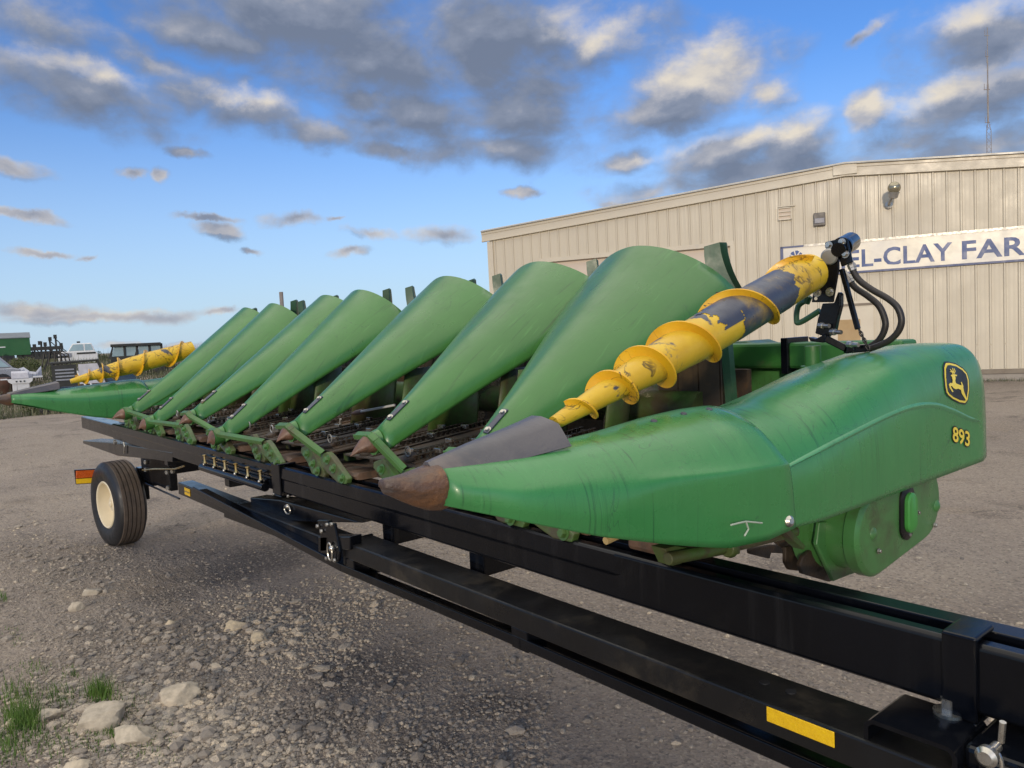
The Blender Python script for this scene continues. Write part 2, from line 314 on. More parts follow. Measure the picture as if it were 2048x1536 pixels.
def ground_mat():
    m, t, N, b, obj = new_mat('dirt_and_gravel')
    big = N.noise(obj, .42, 5, .55, .5); mid = N.noise(N.map(obj, (7, 3, 0)), 1.6, 6, .62, .3); fine = N.noise(obj, 30, 6, .7); vf = N.noise(obj, 120, 3, .7)
    vor = N.n('ShaderNodeTexVoronoi'); t.links.new(obj, vor.inputs['Vector']); vor.inputs['Scale'].default_value = 70
    col = N.mix(N.rng(big, .36, .64), (.30, .25, .205), (.385, .32, .26))
    col = N.mix(N.rng(mid, .54, .70), col, (.19, .158, .132))
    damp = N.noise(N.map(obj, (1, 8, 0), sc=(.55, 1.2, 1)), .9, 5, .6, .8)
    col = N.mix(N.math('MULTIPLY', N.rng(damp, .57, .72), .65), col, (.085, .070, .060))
    wv = N.n('ShaderNodeTexNoise', ins={'Vector': obj, 'Scale': 2.2, 'Detail': 6.0, 'Roughness': .65})
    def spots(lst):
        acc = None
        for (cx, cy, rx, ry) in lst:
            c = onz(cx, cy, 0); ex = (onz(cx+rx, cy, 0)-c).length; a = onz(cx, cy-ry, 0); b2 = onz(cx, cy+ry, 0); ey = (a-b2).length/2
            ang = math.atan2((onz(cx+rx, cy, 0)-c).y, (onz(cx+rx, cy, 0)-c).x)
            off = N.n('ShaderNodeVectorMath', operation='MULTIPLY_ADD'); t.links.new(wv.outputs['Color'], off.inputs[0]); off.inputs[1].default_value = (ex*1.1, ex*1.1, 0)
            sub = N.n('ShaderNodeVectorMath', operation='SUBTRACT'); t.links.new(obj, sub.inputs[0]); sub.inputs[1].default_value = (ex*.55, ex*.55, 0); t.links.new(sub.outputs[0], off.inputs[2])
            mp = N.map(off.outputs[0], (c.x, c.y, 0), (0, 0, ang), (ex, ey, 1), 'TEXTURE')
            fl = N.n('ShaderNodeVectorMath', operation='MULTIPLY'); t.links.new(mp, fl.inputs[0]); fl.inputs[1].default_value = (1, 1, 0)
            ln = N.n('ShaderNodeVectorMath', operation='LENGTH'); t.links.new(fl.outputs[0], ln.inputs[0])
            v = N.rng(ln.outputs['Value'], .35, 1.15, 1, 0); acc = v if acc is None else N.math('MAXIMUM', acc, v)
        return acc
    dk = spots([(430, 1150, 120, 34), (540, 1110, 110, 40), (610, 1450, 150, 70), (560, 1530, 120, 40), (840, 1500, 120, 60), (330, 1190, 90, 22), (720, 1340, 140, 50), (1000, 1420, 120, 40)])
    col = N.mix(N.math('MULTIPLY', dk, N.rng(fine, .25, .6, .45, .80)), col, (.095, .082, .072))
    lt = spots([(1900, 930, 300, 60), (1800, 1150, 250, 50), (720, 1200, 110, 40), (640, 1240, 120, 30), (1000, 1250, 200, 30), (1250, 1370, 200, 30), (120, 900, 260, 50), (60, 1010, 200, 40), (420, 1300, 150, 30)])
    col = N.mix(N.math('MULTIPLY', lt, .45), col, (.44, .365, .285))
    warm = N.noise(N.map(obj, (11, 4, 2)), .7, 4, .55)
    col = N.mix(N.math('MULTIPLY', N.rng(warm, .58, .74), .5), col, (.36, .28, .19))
    sp = N.n('ShaderNodeSeparateColor'); t.links.new(vor.outputs['Color'], sp.inputs[0])
    col = N.mix(N.math('MULTIPLY', N.rng(sp.outputs[0], .72, .98), .7), col, (.50, .42, .33))
    col = N.mix(N.math('MULTIPLY', N.rng(sp.outputs[1], .70, .98), .5), col, (.09, .08, .074))
    col = N.mix(N.math('MULTIPLY', N.rng(fine, .35, .75), .32), col, (.19, .155, .128))
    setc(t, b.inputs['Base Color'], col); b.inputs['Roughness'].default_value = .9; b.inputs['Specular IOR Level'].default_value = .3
    h = N.math('ADD', N.math('MULTIPLY', fine, .6), N.math('ADD', N.math('MULTIPLY', vor.outputs['Distance'], .5), N.math('MULTIPLY', vf, .25)))
    lump = N.n('ShaderNodeTexVoronoi', ins={'Vector': obj, 'Scale': 16.0, 'Randomness': 1.0})
    h = N.math('ADD', h, N.math('MULTIPLY', N.rng(lump.outputs['Distance'], .55, .05), N.math('MULTIPLY', N.rng(mid, .42, .62), 1.6)))
    h = N.math('ADD', h, N.math('MULTIPLY', N.noise(N.map(obj, rot=(0, 0, .35), sc=(.8, 2.6, 1)), 4.5, 7, .66), 4.0))
    bp = N.n('ShaderNodeBump'); bp.inputs['Strength'].default_value = .85; bp.inputs['Distance'].default_value = .03
    t.links.new(h, bp.inputs['Height']); t.links.new(bp.outputs[0], b.inputs['Normal'])
    return m
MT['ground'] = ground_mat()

# ---------------------------------------------------------------- mesh helpers
def rootloc(o):
    while o.parent: o = o.parent
    return V(o.location)
class MB:
    def __init__(s): s.v = []; s.f = []; s.mi = []
    def use(s, i):                     # faces added from here on take material slot i
        s.mi += [getattr(s, 'cur', 0)]*(len(s.f)-len(s.mi)); s.cur = i; return s
    def add(s, vs, fs):
        k = len(s.v); s.v += [V(p) for p in vs]; s.f += [tuple(i+k for i in f) for f in fs]; return s
    def obox(s, c, ax, h):
        c = V(c); a = [V(x).normalized()*q for x, q in zip(ax, h)]
        vs = [c+a[0]*i+a[1]*j+a[2]*k for k in (-1, 1) for j in (-1, 1) for i in (-1, 1)]
        return s.add(vs, [(0, 2, 3, 1), (4, 5, 7, 6), (0, 1, 5, 4), (2, 6, 7, 3), (0, 4, 6, 2), (1, 3, 7, 5)])
    def box(s, a, b):
        a, b = V(a), V(b); c = (a+b)/2; h = [abs(x) for x in (b-a)/2]
        return s.obox(c, ((1, 0, 0), (0, 1, 0), (0, 0, 1)), h)
    def beam(s, p, q, w, h, up=(0, 0, 1)):
        p, q = V(p), V(q); d = (q-p); x = d.cross(V(up)).normalized(); z = x.cross(d).normalized()
        return s.obox((p+q)/2, (d, x, z), (d.length/2, w/2, h/2))
    def loft(s, rings, closed=True, cap=True):
        n = len(rings[0]); k = len(s.v)
        for r in rings: s.v += [V(p) for p in r]
        m = n if closed else n-1
        for i in range(len(rings)-1):
            for j in range(m):
                a = k+i*n+j; b = k+i*n+(j+1) % n
                s.f.append((a, b, b+n, a+n))
        if cap and closed:
            s.f.append(tuple(k+j for j in reversed(range(n)))); s.f.append(tuple(k+(len(rings)-1)*n+j for j in range(n)))
        return s
    def tube(s, pts, r, n=12, cap=True):
        pts = [V(p) for p in pts]; rs = r if isinstance(r, (list, tuple)) else [r]*len(pts)
        rings = []; prev = None
        for i, p in enumerate(pts):
            d = (pts[min(i+1, len(pts)-1)]-pts[max(i-1, 0)]).normalized()
            if prev is None:
                a = d.cross(V((0, 0, 1)));
                if a.length < .1: a = d.cross(V((0, 1, 0)))
                a.normalize()
            else:
                a = prev - d*prev.dot(d); a.normalize()
            prev = a; b = d.cross(a)
            rings.append([p+(a*math.cos(2*math.pi*j/n)+b*math.sin(2*math.pi*j/n))*rs[i] for j in range(n)])
        return s.loft(rings, True, cap)
    def lathe(s, o, ax, prof, n=32, cap=True):
        o = V(o); d = V(ax).normalized(); a = d.cross(V((0, 0, 1)))
        if a.length < .1: a = d.cross(V((0, 1, 0)))
        a.normalize(); b = d.cross(a); rings = []
        for tt, r in prof:
            rings.append([o+d*tt+(a*math.cos(2*math.pi*j/n)+b*math.sin(2*math.pi*j/n))*max(r, 1e-4) for j in range(n)])
        return s.loft(rings, True, cap)
    def prism(s, poly, vec):
        poly = [V(p) for p in poly]; vec = V(vec); n = len(poly)
        vs = poly + [p+vec for p in poly]
        fs = [tuple(range(n)), tuple(reversed(range(n, 2*n)))] + [(i, i+n, (i+1) % n+n, (i+1) % n) for i in range(n)]
        return s.add(vs, fs)
    def bolt(s, p, d, r=.012, h=.012, washer=True):
        d = V(d).normalized(); p = V(p)
        if washer: s.lathe(p, d, [(0, r*1.5), (h*.2, r*1.5)], 14)
        s.lathe(p+d*h*.2, d, [(0, r), (h*.8, r), (h, r*.85)], 6)
        return s
    def sphere(s, c, r, n=10, sc=(1, 1, 1)):
        rings = []
        for i in range(n+1):
            th = math.pi*i/n
            rings.append([V(c)+V((math.sin(th)*math.cos(2*math.pi*j/(2*n))*r*sc[0], math.sin(th)*math.sin(2*math.pi*j/(2*n))*r*sc[1], math.cos(th)*r*sc[2])) for j in range(2*n)])
        return s.loft(rings, True, False)
    def build(s, name, mat, parent=None, smooth=True, bevel=0, ang=35, solid=0):
        off = rootloc(parent) if parent else V((0, 0, 0))
        me = bpy.data.meshes.new(name); me.from_pydata([p-off for p in s.v], [], s.f); me.update()
        bm = bmesh.new(); bm.from_mesh(me); bmesh.ops.remove_doubles(bm, verts=bm.verts, dist=1e-5)
        bmesh.ops.recalc_face_normals(bm, faces=bm.faces); bm.to_mesh(me); bm.free()
        for q in (mat if isinstance(mat, tuple) else (mat,)): me.materials.append(MT[q])
        if isinstance(mat, tuple):
            s.use(0); me.polygons.foreach_set('material_index', s.mi)
        if smooth:
            for p in me.polygons: p.use_smooth = True
            me.set_sharp_from_angle(angle=R(ang))
        o = bpy.data.objects.new(name, me); COL.objects.link(o)
        if solid:
            md = o.modifiers.new('solid', 'SOLIDIFY'); md.thickness = solid; md.offset = -1
        if bevel:
            md = o.modifiers.new('bevel', 'BEVEL'); md.width = bevel; md.segments = 2; md.limit_method = 'ANGLE'; md.angle_limit = R(40)
            md.harden_normals = False
        if parent: o.parent = parent
        return o
def each(name, mat, parent, items, fn, **kw):       # one object for every item
    for it in items:
        mb = MB(); fn(mb, *(it if isinstance(it, tuple) else (it,))); mb.build(name, mat, parent, **kw)
def thing(name, label, cat, loc=(0, 0, 0), rotz=0, group=None):
    o = bpy.data.objects.new(name, None); COL.objects.link(o); o.empty_display_size = .1
    o.location = loc; o.rotation_euler = (0, 0, rotz); o['label'] = label; o['category'] = cat
    if group: o['group'] = group
    return o
def tag(o, label, cat, group=None):
    o['label'] = label; o['category'] = cat
    if group: o['group'] = group
    return o
def struct(o): o['kind'] = 'structure'; return o
def dup(root, loc, rotz=None, label=None):
    r = root.copy(); COL.objects.link(r); r.location = loc
    if rotz is not None: r.rotation_euler = (0, 0, rotz)
    if label: r['label'] = label
    for ch in list(root.children):
        c = ch.copy(); COL.objects.link(c); c.parent = r
        for g in list(ch.children):
            d = g.copy(); COL.objects.link(d); d.parent = c
    return r
def tinted(name, mat, verts, faces, tints):
    me = bpy.data.meshes.new(name); me.from_pydata(verts, [], faces); me.update()
    at = me.attributes.new('tint', 'FLOAT', 'POINT'); at.data.foreach_set('value', tints)
    me.materials.append(MT[mat]); o = bpy.data.objects.new(name, me); COL.objects.link(o); return o
def lerp(a, b, f): return a+(b-a)*f
def interp(xs, ys, x):
    if x <= xs[0]: return ys[0]
    for i in range(len(xs)-1):
        if x <= xs[i+1]:
            return lerp(ys[i], ys[i+1], (x-xs[i])/(xs[i+1]-xs[i]))
    return ys[-1]
def smooth(a, b, x):
    q = min(1, max(0, (x-a)/(b-a))); return q*q*(3-2*q)

# ---------------------------------------------------------------- ground: one sheet to the horizon, rising to the weedy bank on the far left
def hill(x, y):
    q = -x+.12*y
    z = interp([20, 24, 29, 34, 40, 47, 56, 64, 90], [0, -.06, -.24, -.40, -.05, .50, 1.08, 1.32, 1.60], q)
    return z*smooth(18, 30, q)*(1-smooth(45, 140, abs(y-10))*.5)
def relief(x, y):
    d = math.hypot(x, y)
    if d > 60: return 0
    a = noise.noise(V((x*.35, y*.6, 1)))*.045 + noise.noise(V((x*1.3, y*1.9, 4)))*.016 + noise.noise(V((x*4, y*5, 9)))*.005
    return a*smooth(0, 1.5, d)*(1-smooth(30, 60, d))
def gz(x, y): return hill(x, y)+relief(x, y)
def make_ground():
    vs = []; fs = []; radii = [0.0]; r = .25
    while r < 3500:
        radii.append(r); r *= 1.045 if r < 40 else 1.12
    n = 300
    for r in radii:
        for j in range(n):
            a = 2*math.pi*j/n; x, y = r*math.cos(a), r*math.sin(a)
            vs.append((x, y, gz(x, y)))
    for i in range(len(radii)-1):
        for j in range(n):
            a = i*n+j; b = i*n+(j+1) % n
            fs.append((a, a+n, b+n, b))
    mb = MB(); mb.v = [V(p) for p in vs]; mb.f = fs
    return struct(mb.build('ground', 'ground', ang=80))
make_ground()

# ---------------------------------------------------------------- metal building
B0 = onz(2000, 761.3, 0); yb = R(-27.07)
BD = V((-math.cos(yb), math.sin(yb), 0)); BN = V((-BD.y, BD.x, 0))      # BD runs left along the front wall, BN points out of it
def wl(s, z, o=0): return B0 + BD*s + BN*o + V((0, 0, z))
SL, SR, RIDGE_S, EAVE, RIDGE = 13.3, -6.7, 3.31, 4.60, 5.30
def rl(s): return EAVE+(RIDGE-EAVE)*(1-abs(s-RIDGE_S)/(SL-RIDGE_S))
bld = thing('metal_building', 'cream ribbed metal farm shop with low gable roof behind the green harvester head', 'building', B0)
DL, DR, DT = 11.6, 6.155, 3.79
mb = MB()
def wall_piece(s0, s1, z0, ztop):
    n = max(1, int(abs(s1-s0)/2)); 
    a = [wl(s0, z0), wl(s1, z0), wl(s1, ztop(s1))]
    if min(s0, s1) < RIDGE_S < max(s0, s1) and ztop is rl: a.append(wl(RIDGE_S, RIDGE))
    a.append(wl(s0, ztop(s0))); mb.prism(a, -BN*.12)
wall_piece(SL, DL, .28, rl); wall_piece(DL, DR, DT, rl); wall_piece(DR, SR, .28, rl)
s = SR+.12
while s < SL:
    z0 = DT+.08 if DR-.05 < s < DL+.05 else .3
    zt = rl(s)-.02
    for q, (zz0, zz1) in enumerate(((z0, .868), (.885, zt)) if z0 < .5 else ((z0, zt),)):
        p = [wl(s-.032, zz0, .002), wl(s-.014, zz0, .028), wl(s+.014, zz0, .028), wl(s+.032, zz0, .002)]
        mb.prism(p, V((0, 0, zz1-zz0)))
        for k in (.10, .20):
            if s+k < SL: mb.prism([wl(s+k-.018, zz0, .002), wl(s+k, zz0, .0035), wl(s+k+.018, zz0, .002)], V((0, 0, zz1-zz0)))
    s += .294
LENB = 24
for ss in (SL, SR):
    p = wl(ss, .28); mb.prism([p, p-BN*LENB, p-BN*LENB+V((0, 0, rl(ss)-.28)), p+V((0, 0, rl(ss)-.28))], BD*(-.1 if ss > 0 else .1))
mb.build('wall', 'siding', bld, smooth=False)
mb = MB()
for a, b in ((SL+.2, RIDGE_S), (RIDGE_S, SR-.2)):
    p, q = wl(a, rl(min(a, SL))+.24, .18), wl(b, rl(max(b, SR))+.24, .18)
    mb.prism([p, q, q-BN*(LENB+.4), p-BN*(LENB+.4)], V((0, 0, .03)))
mb.build('roof', 'roof', bld, smooth=False)
mb = MB()
for a, b in ((SL+.22, RIDGE_S), (RIDGE_S, SR-.22)):
    za, zb = rl(min(a, SL)), rl(max(b, SR))
    for o0, z0, z1 in ((.02, -.06, .30), (.045, .16, .275), (.06, .235, .272), (.04, -.055, -.015)):
        p = [wl(a, za+z0, 0), wl(b, zb+z0, 0), wl(b, zb+z1, 0), wl(a, za+z1, 0)]
        mb.prism([x+BN*.03 for x in p], BN*(o0+.03))
mb.prism([wl(RIDGE_S+.28, RIDGE-.02, .1), wl(RIDGE_S-.28, RIDGE-.02, .1), wl(RIDGE_S-.28, RIDGE+.25, .1), wl(RIDGE_S, RIDGE+.29, .1), wl(RIDGE_S+.28, RIDGE+.25, .1)], BN*.03)
mb.build('roof_trim', 'trim', bld, smooth=False, bevel=.008)
mb = MB(); p = [wl(SL+.06, .25, .05), wl(SL-.12, .25, .05), wl(SL-.12, EAVE-.06, .05), wl(SL+.06, EAVE-.06, .05)]
mb.prism(p, -BN*.2); mb.build('corner_trim', 'trim', bld, smooth=False)
mb = MB(); mb.prism([wl(SL, 0, -.01), wl(SR, 0, -.01), wl(SR, .16, -.01), wl(SL, .16, -.01)], -BN*.2)
mb.build('foundation', 'concrete', bld, smooth=False)
mb = MB(); mb.prism([wl(DR-.1, .17, .01), wl(SR, .17, .01), wl(SR, .275, .02), wl(DR-.1, .275, .02)], -BN*.1)
mb.build('base_board', 'wood', bld, smooth=False)
mb = MB()
for s0, s1, z0, z1 in ((DL+.08, DR-.08, DT-.02, DT+.10), (DL+.1, DL-.02, .0, DT-.02), (DR+.02, DR-.1, .0, DT-.02)):
    mb.prism([wl(s0, z0, .01), wl(s1, z0, .01), wl(s1, z1, .01), wl(s0, z1, .01)], BN*.045)
dd = MB()
for k in range(6):
    z0 = .02+k*.63; dd.prism([wl(DL-.02, z0, -.1), wl(DR+.02, z0, -.1), wl(DR+.02, min(z0+.62, DT), -.1), wl(DL-.02, min(z0+.62, DT), -.1)], -BN*.05)
od = dd.build('overhead_door', 'doorpanel', bld, smooth=False, bevel=.01); mb.build('door_frame', 'trim', od, smooth=False)
# walk door with a papered window
mb = MB(); mb.prism([wl(3.72, .05, .03), wl(2.72, .05, .03), wl(2.72, 2.1, .03), wl(3.72, 2.1, .03)], BN*.03)
wd = mb.build('walk_door', 'trim', bld, smooth=False, bevel=.004)
mb = MB(); mb.prism([wl(3.56, 1.0, .061), wl(3.03, 1.0, .061), wl(3.03, 1.64, .061), wl(3.56, 1.64, .061)], BN*.012)
mb.build('papered_window', 'paper', wd, smooth=False)
mb = MB(); mb.prism([wl(3.80, 1.98, .061), wl(2.62, 1.98, .061), wl(2.62, 2.04, .061), wl(3.80, 2.04, .061)], BN*.02); mb.build('door_head', 'wood', wd, smooth=False)
# louvre
mb = MB(); c = (4.77, 4.47)
for ds, dz_, w, h in ((0, .15, .17, .012), (0, -.15, .17, .012), (.16, 0, .012, .16), (-.16, 0, .012, .16), (0, .05, .15, .008), (0, -.05, .15, .008), (-.05, .19, .21, .012)):
    a = [wl(c[0]+ds+w, c[1]+dz_-h, .03), wl(c[0]+ds-w, c[1]+dz_-h, .03), wl(c[0]+ds-w, c[1]+dz_+h, .03), wl(c[0]+ds+w, c[1]+dz_+h, .03)]
    mb.prism(a, BN*.05)
lv = mb.build('louvre_vent', 'trim', bld, smooth=False)
mb = MB(); mb.prism([wl(4.93, 4.32, .008), wl(4.61, 4.32, .008), wl(4.61, 4.62, .008), wl(4.93, 4.62, .008)], BN*.025); mb.build('vent_slats', 'doorpanel', lv, smooth=False)

# flood light and globe lamp on the wall
fl = thing('flood_light', 'small bronze flood light on the cream wall above the left end of the sign', 'wall light', wl(3.93, 4.23))
mb = MB(); mb.prism([wl(4.07, 4.07, .03), wl(3.79, 4.07, .03), wl(3.79, 4.40, .03), wl(4.07, 4.40, .03)], BN*.10); mb.build('housing', 'bronze', fl, smooth=False, bevel=.015)
mb = MB(); mb.prism([wl(4.05, 4.13, .131), wl(3.81, 4.13, .131), wl(3.81, 4.26, .131), wl(4.05, 4.26, .131)], BN*.02); mb.build('lens', 'greyhood', fl, smooth=False, bevel=.01)
gl = thing('globe_lamp', 'round metal globe lamp high on the cream wall under the roof edge', 'wall light', wl(2.29, 4.56))
mb = MB(); mb.tube([wl(2.33, 4.42, .03), wl(2.33, 4.44, .35), wl(2.29, 4.50, .55), wl(2.25, 4.60, .62)], .03, 10); mb.lathe(wl(2.33, 4.42, .03), BN, [(0, .09), (.05, .09), (.06, .05)], 20); mb.build('arm', 'galv', gl)
mb = MB(); mb.lathe(wl(2.26, 4.50, .60), V((0, 0, 1))+BN*.25-BD*.12, [(0, .07), (.02, .10), (.12, .115), (.13, .13), (.15, .13)], 20); mb.build('collar', 'galv', gl)
mb = MB(); mb.sphere(wl(2.235, 4.74, .65), .145, 12, (1, 1, 1.0)); mb.build('globe', 'globe', gl)

# sign
sg = thing('shop_sign', 'long white sign with blue block letters and blue border on the cream wall', 'sign', wl(0, 3.2))
x0, x1, zb_, zt_ = 4.88, -5.2, 2.84, 3.59
mb = MB(); mb.prism([wl(x0, zb_, .03), wl(x1, zb_, .03), wl(x1, zt_, .03), wl(x0, zt_, .03)], BN*.03); mb.build('panel', 'signwhite', sg, smooth=False)
mb = MB()
for a in ((x0+.02, x1, zb_-.035, zb_+.015), (x0+.02, x0-.05, zb_, zt_+.02), (x0+.02, x0-.55, zt_-.015, zt_+.03)):
    mb.prism([wl(a[0], a[2], .055), wl(a[1], a[2], .055), wl(a[1], a[3], .055), wl(a[0], a[3], .055)], BN*.02)
mb.build('border', 'signframe', sg, smooth=False)
mb = MB(); mb.prism([wl(x0-.56, zt_-.02, .055), wl(x1, zt_-.02, .055), wl(x1, zt_+.04, .055), wl(x0-.56, zt_+.04, .055)], BN*.02); mb.build('top_edge', 'galv', sg, smooth=False)
def text_polys(txt, size, bold=0.0, spacing=1.0):
    cu_ = bpy.data.curves.new('lettering', 'FONT'); cu_.body = txt; cu_.size = size; cu_.offset = bold; cu_.space_character = spacing; cu_.resolution_u = 3
    ob = bpy.data.objects.new('lettering', cu_); me = ob.to_mesh()
    vs = [v.co.copy() for v in me.vertices]; fs = [tuple(p.vertices) for p in me.polygons]
    ob.to_mesh_clear(); bpy.data.objects.remove(ob); bpy.data.curves.remove(cu_)
    return vs, fs
def sign_text(txt, s_left, s_right, z0, h, name):
    vs, fs = text_polys(txt, 1.0, .022, 1.05)
    xa, xb = min(v.x for v in vs), max(v.x for v in vs); hh = max(v.y for v in vs)
    mb = MB(); mb.add([wl(s_left-(v.x-xa)/(xb-xa)*(s_left-s_right), z0+max(v.y, 0)/hh*h, .064) for v in vs], fs)
    return mb.build(name, 'signblue', sg, smooth=False)
sign_text('HEL-CLAY', 3.72, .97, 2.95, .44, 'lettering')
sign_text('FARM', .77, -1.05, 2.95, .44, 'lettering')
mb = MB(); cx, cz = 4.52, 3.33
for k in range(7):
    a0, a1 = 2*math.pi*k/7+.1, 2*math.pi*(k+1)/7-.1
    mb.prism([wl(cx-.03*math.cos((a0+a1)/2), cz+.03*math.sin((a0+a1)/2), .062), wl(cx-.16*math.cos(a0), cz+.16*math.sin(a0), .062), wl(cx-.17*math.cos((a0+a1)/2), cz+.17*math.sin((a0+a1)/2), .062), wl(cx-.16*math.cos(a1), cz+.16*math.sin(a1), .062)], BN*.003)
mb.build('star_mark', 'signblue', sg, smooth=False)

# radio mast far behind the building
mp = ondist(1977, 330, 48); MX, MY = mp.x, mp.y
def mz(py):
    d = ray(1972, py); return EYE.z + d.z*48/math.hypot(d.x, d.y)
mast = thing('radio_mast', 'tall thin radio mast with a whip antenna standing behind the metal building', 'mast', (MX, MY, 0))
zl = mz(262); mb = MB(); hw = .13
legs = [V((MX+hw*math.cos(a), MY+hw*math.sin(a), 0)) for a in (.3, 2.4, 4.5)]
for p in legs: mb.tube([p, p+V((0, 0, zl))], .016, 6)
z = 1.0; k = 0
while z < zl:
    for i in range(3): mb.tube([legs[i]+V((0, 0, z)), legs[(i+1) % 3]+V((0, 0, z+.32))], .008, 5)
    z += .32
top = V((MX, MY, zl+.5))
for p in legs: mb.tube([p+V((0, 0, zl)), top], .016, 6)
mb.build('lattice', 'mastgrey', mast)
zt2 = mz(55)
mb = MB(); mb.tube([top-V((0, 0, .1)), V((MX, MY, lerp(zl, zt2, .45)))], .045, 8); mb.build('pole', 'mastgrey', mast)
mb = MB(); mb.tube([V((MX, MY, lerp(zl, zt2, .45))), V((MX, MY, lerp(zl, zt2, .68)))], .032, 8); mb.tube([V((MX, MY, lerp(zl, zt2, .68))), V((MX, MY, zt2))], .02, 8)
mb.build('whip_antenna', 'mastgrey', mast)
for q, ln in ((.08, .16), (.72, .10), (.66, .05), (.92, .14), (.40, .2)):
    zz = lerp(zl, zt2, q); mb = MB(); mb.tube([V((MX, MY, zz))-rt0*ln, V((MX, MY, zz))+rt0*ln*.6], .018, 6); mb.tube([V((MX, MY, zz))-rt0*ln*.9, V((MX, MY, zz+.3))-rt0*ln*.9], .012, 6); mb.build('antenna_arm', 'mastgrey', mast)

# ---------------------------------------------------------------- header transport cart
X1, Y1, Z1 = V((1, 0, 0)), V((0, 1, 0)), V((0, 0, 1))
cart = thing('header_cart', 'long black header transport cart carrying the green corn head', 'cart', (-4.0, 1.6, 0))
BY, BT, BB = 1.42, 1.172, 1.045                      # front face, top and bottom of the cradle beam
def beam_section(x, crease):
    k = .004 if crease else 0
    return [V((x, BY, BB+.008)), V((x, BY+k*.5, BB+.066)), V((x, BY-k, BB+.072)), V((x, BY-k, BB+.078)), V((x, BY+.000, BT-.007)), V((x, BY+.007, BT)), V((x, BY+.034, BT)), V((x, BY+.037, BT-.035)),
            V((x, BY+.070, BT-.035)), V((x, BY+.073, BT+.002)), V((x, BY+.125, BT+.002)), V((x, BY+.128, BB)), V((x, BY+.008, BB))]
mb = MB(); mb.loft([beam_section(x, x < -1.35) for x in (-6.95, -4.5, -2.5, -1.36, -1.34, 1.6)]); beam = mb.build('cradle_beam', 'black', cart, smooth=False, bevel=.003)
mb = MB(); mb.box((-8.25, BY+.008, BB+.006), (-6.93, BY+.118, BT-.01)); mb.build('end_extension', 'black', beam, smooth=False, bevel=.006)
# clamp bands around the beam
def band(xa, xb, name='clamp_band'):
    mb = MB(); mb.box((xa, BY-.010, BB-.012), (xb, BY-.0005, BT+.012)); mb.box((xa, BY-.010, BT+.0035), (xb, BY+.075, BT+.014)); mb.box((xa, BY-.01, BB-.02), (xb, BY+.12, BB-.011))
    return mb.build(name, 'black', cart, smooth=False, bevel=.004)
band(-.565, -.508); b2 = band(-3.60, -3.50)
# pad with pins on the front face
pinp = MB(); xs0, xs1 = -4.62, -3.66
pinp.box((xs0, BY-.022, 1.085), (xs1, BY-.003, 1.096)); pinp.box((xs0, BY-.022, 1.128), (xs1, BY-.003, 1.135)); pinp.lathe((xs0, BY-.02, 1.058), X1, [(0, .022), (xs1-xs0, .022)], 14)
tray = pinp.build('pin_rack', 'black', cart, bevel=.002)
for k in range(6):
    x = xs0+.08+k*(xs1-xs0-.12)/5
    mb = MB(); mb.lathe((x, BY-.026, 1.09), Z1, [(0, .009), (.012, .006), (.04, .006), (.044, .011), (.05, .011)], 8); mb.build('lock_pin', 'brass', tray)
    mb = MB(); mb.sphere((x-.006, BY-.03, 1.083), .009, 6); mb.build('pin_ball', 'zinc', tray)
# lower tube with truss strap
TY, TT, TB = 1.30, .992, .930
mb = MB(); mb.box((-2.66, TY, TB), (1.5, TY+.125, TT)); mb.box((-4.0, TY+.08, TB-.062), (-2.56, TY+.20, TB-.001)); mb.box((-2.665, TY-.002, TB-.03), (-2.655, TY+.13, TT+.004)); tubeo = mb.build('lower_tube', 'blackdirty', cart, smooth=False, bevel=.006)
mb = MB(); pts = [(-4.5, .945), (-2.70, .868), (-1.62, .880), (1.4, .880)]
for (xa, za), (xb, zb2) in zip(pts, pts[1:]):
    mb.beam((xa, TY+.045, za), (xb, TY+.045, zb2), .07, .010, (0, 0, 1)); mb.beam((xa, TY+.006, za+.012), (xb, TY+.006, zb2+.012), .008, .030, (0, 0, 1))
mb.build('truss_strap', 'black', cart, smooth=False, bevel=.002)
each('truss_post', 'black', cart, [-2.66, -1.66, -.62], lambda mb, x: mb.box((x, TY+.004, .870), (x+.07, TY+.075, TB+.001)), smooth=False, bevel=.003)
mb = MB(); mb.box((-.847, TY-.003, .957), (-.707, TY-.0005, .987)); mb.build('reflector_strip', 'reflector', tubeo, smooth=False, bevel=.001)
each('drain_hole', 'blackmatt', tubeo, [-.90, -.84], lambda mb, x: mb.lathe((x, TY+.075, TT), Z1, [(0, .011), (.002, .011)], 12))
# front outrigger: channel between the beam and the lower tube
mb = MB(); xa, xb = -.655, -.50; ya, yb_ = TY+.005, BY+.02; zt, zb2 = BB-.012, TT+.0005
prof = [(xa, zb2), (xa, zt-.014), (xa+.006, zt-.005), (xa+.014, zt), (xb-.014, zt), (xb-.006, zt-.005), (xb, zt-.014), (xb, zb2), (xb-.008, zb2), (xb-.008, zt-.015), (xb-.016, zt-.008), (xa+.016, zt-.008), (xa+.008, zt-.015), (xa+.008, zb2)]
mb.prism([V((x, ya, z)) for x, z in prof], V((0, yb_-ya, 0))); och = mb.build('outrigger_channel', 'black', cart, ang=50)
mb = MB(); mb.box((-.50, TY+.03, TT-.0), (.35, BY+.10, BB-.013)); mb.box((-.475, TY+.015, TB), (.35, TY+.13, BB-.02)); mb.build('gusset_box', 'black', cart, smooth=False, bevel=.008)
mb = MB(); q = onz(1898, 1412, BB+.002); mb.lathe(q-Z1*.014, Z1, [(0, .026), (.006, .026)], 20); mb.lathe(q-Z1*.008, Z1, [(0, .0145), (.022, .0145), (.023, .008), (.034, .008)], 6); mb.build('clamp_bolt', 'zinc', och)
pq = ony(2008, 1478, TY+.012)
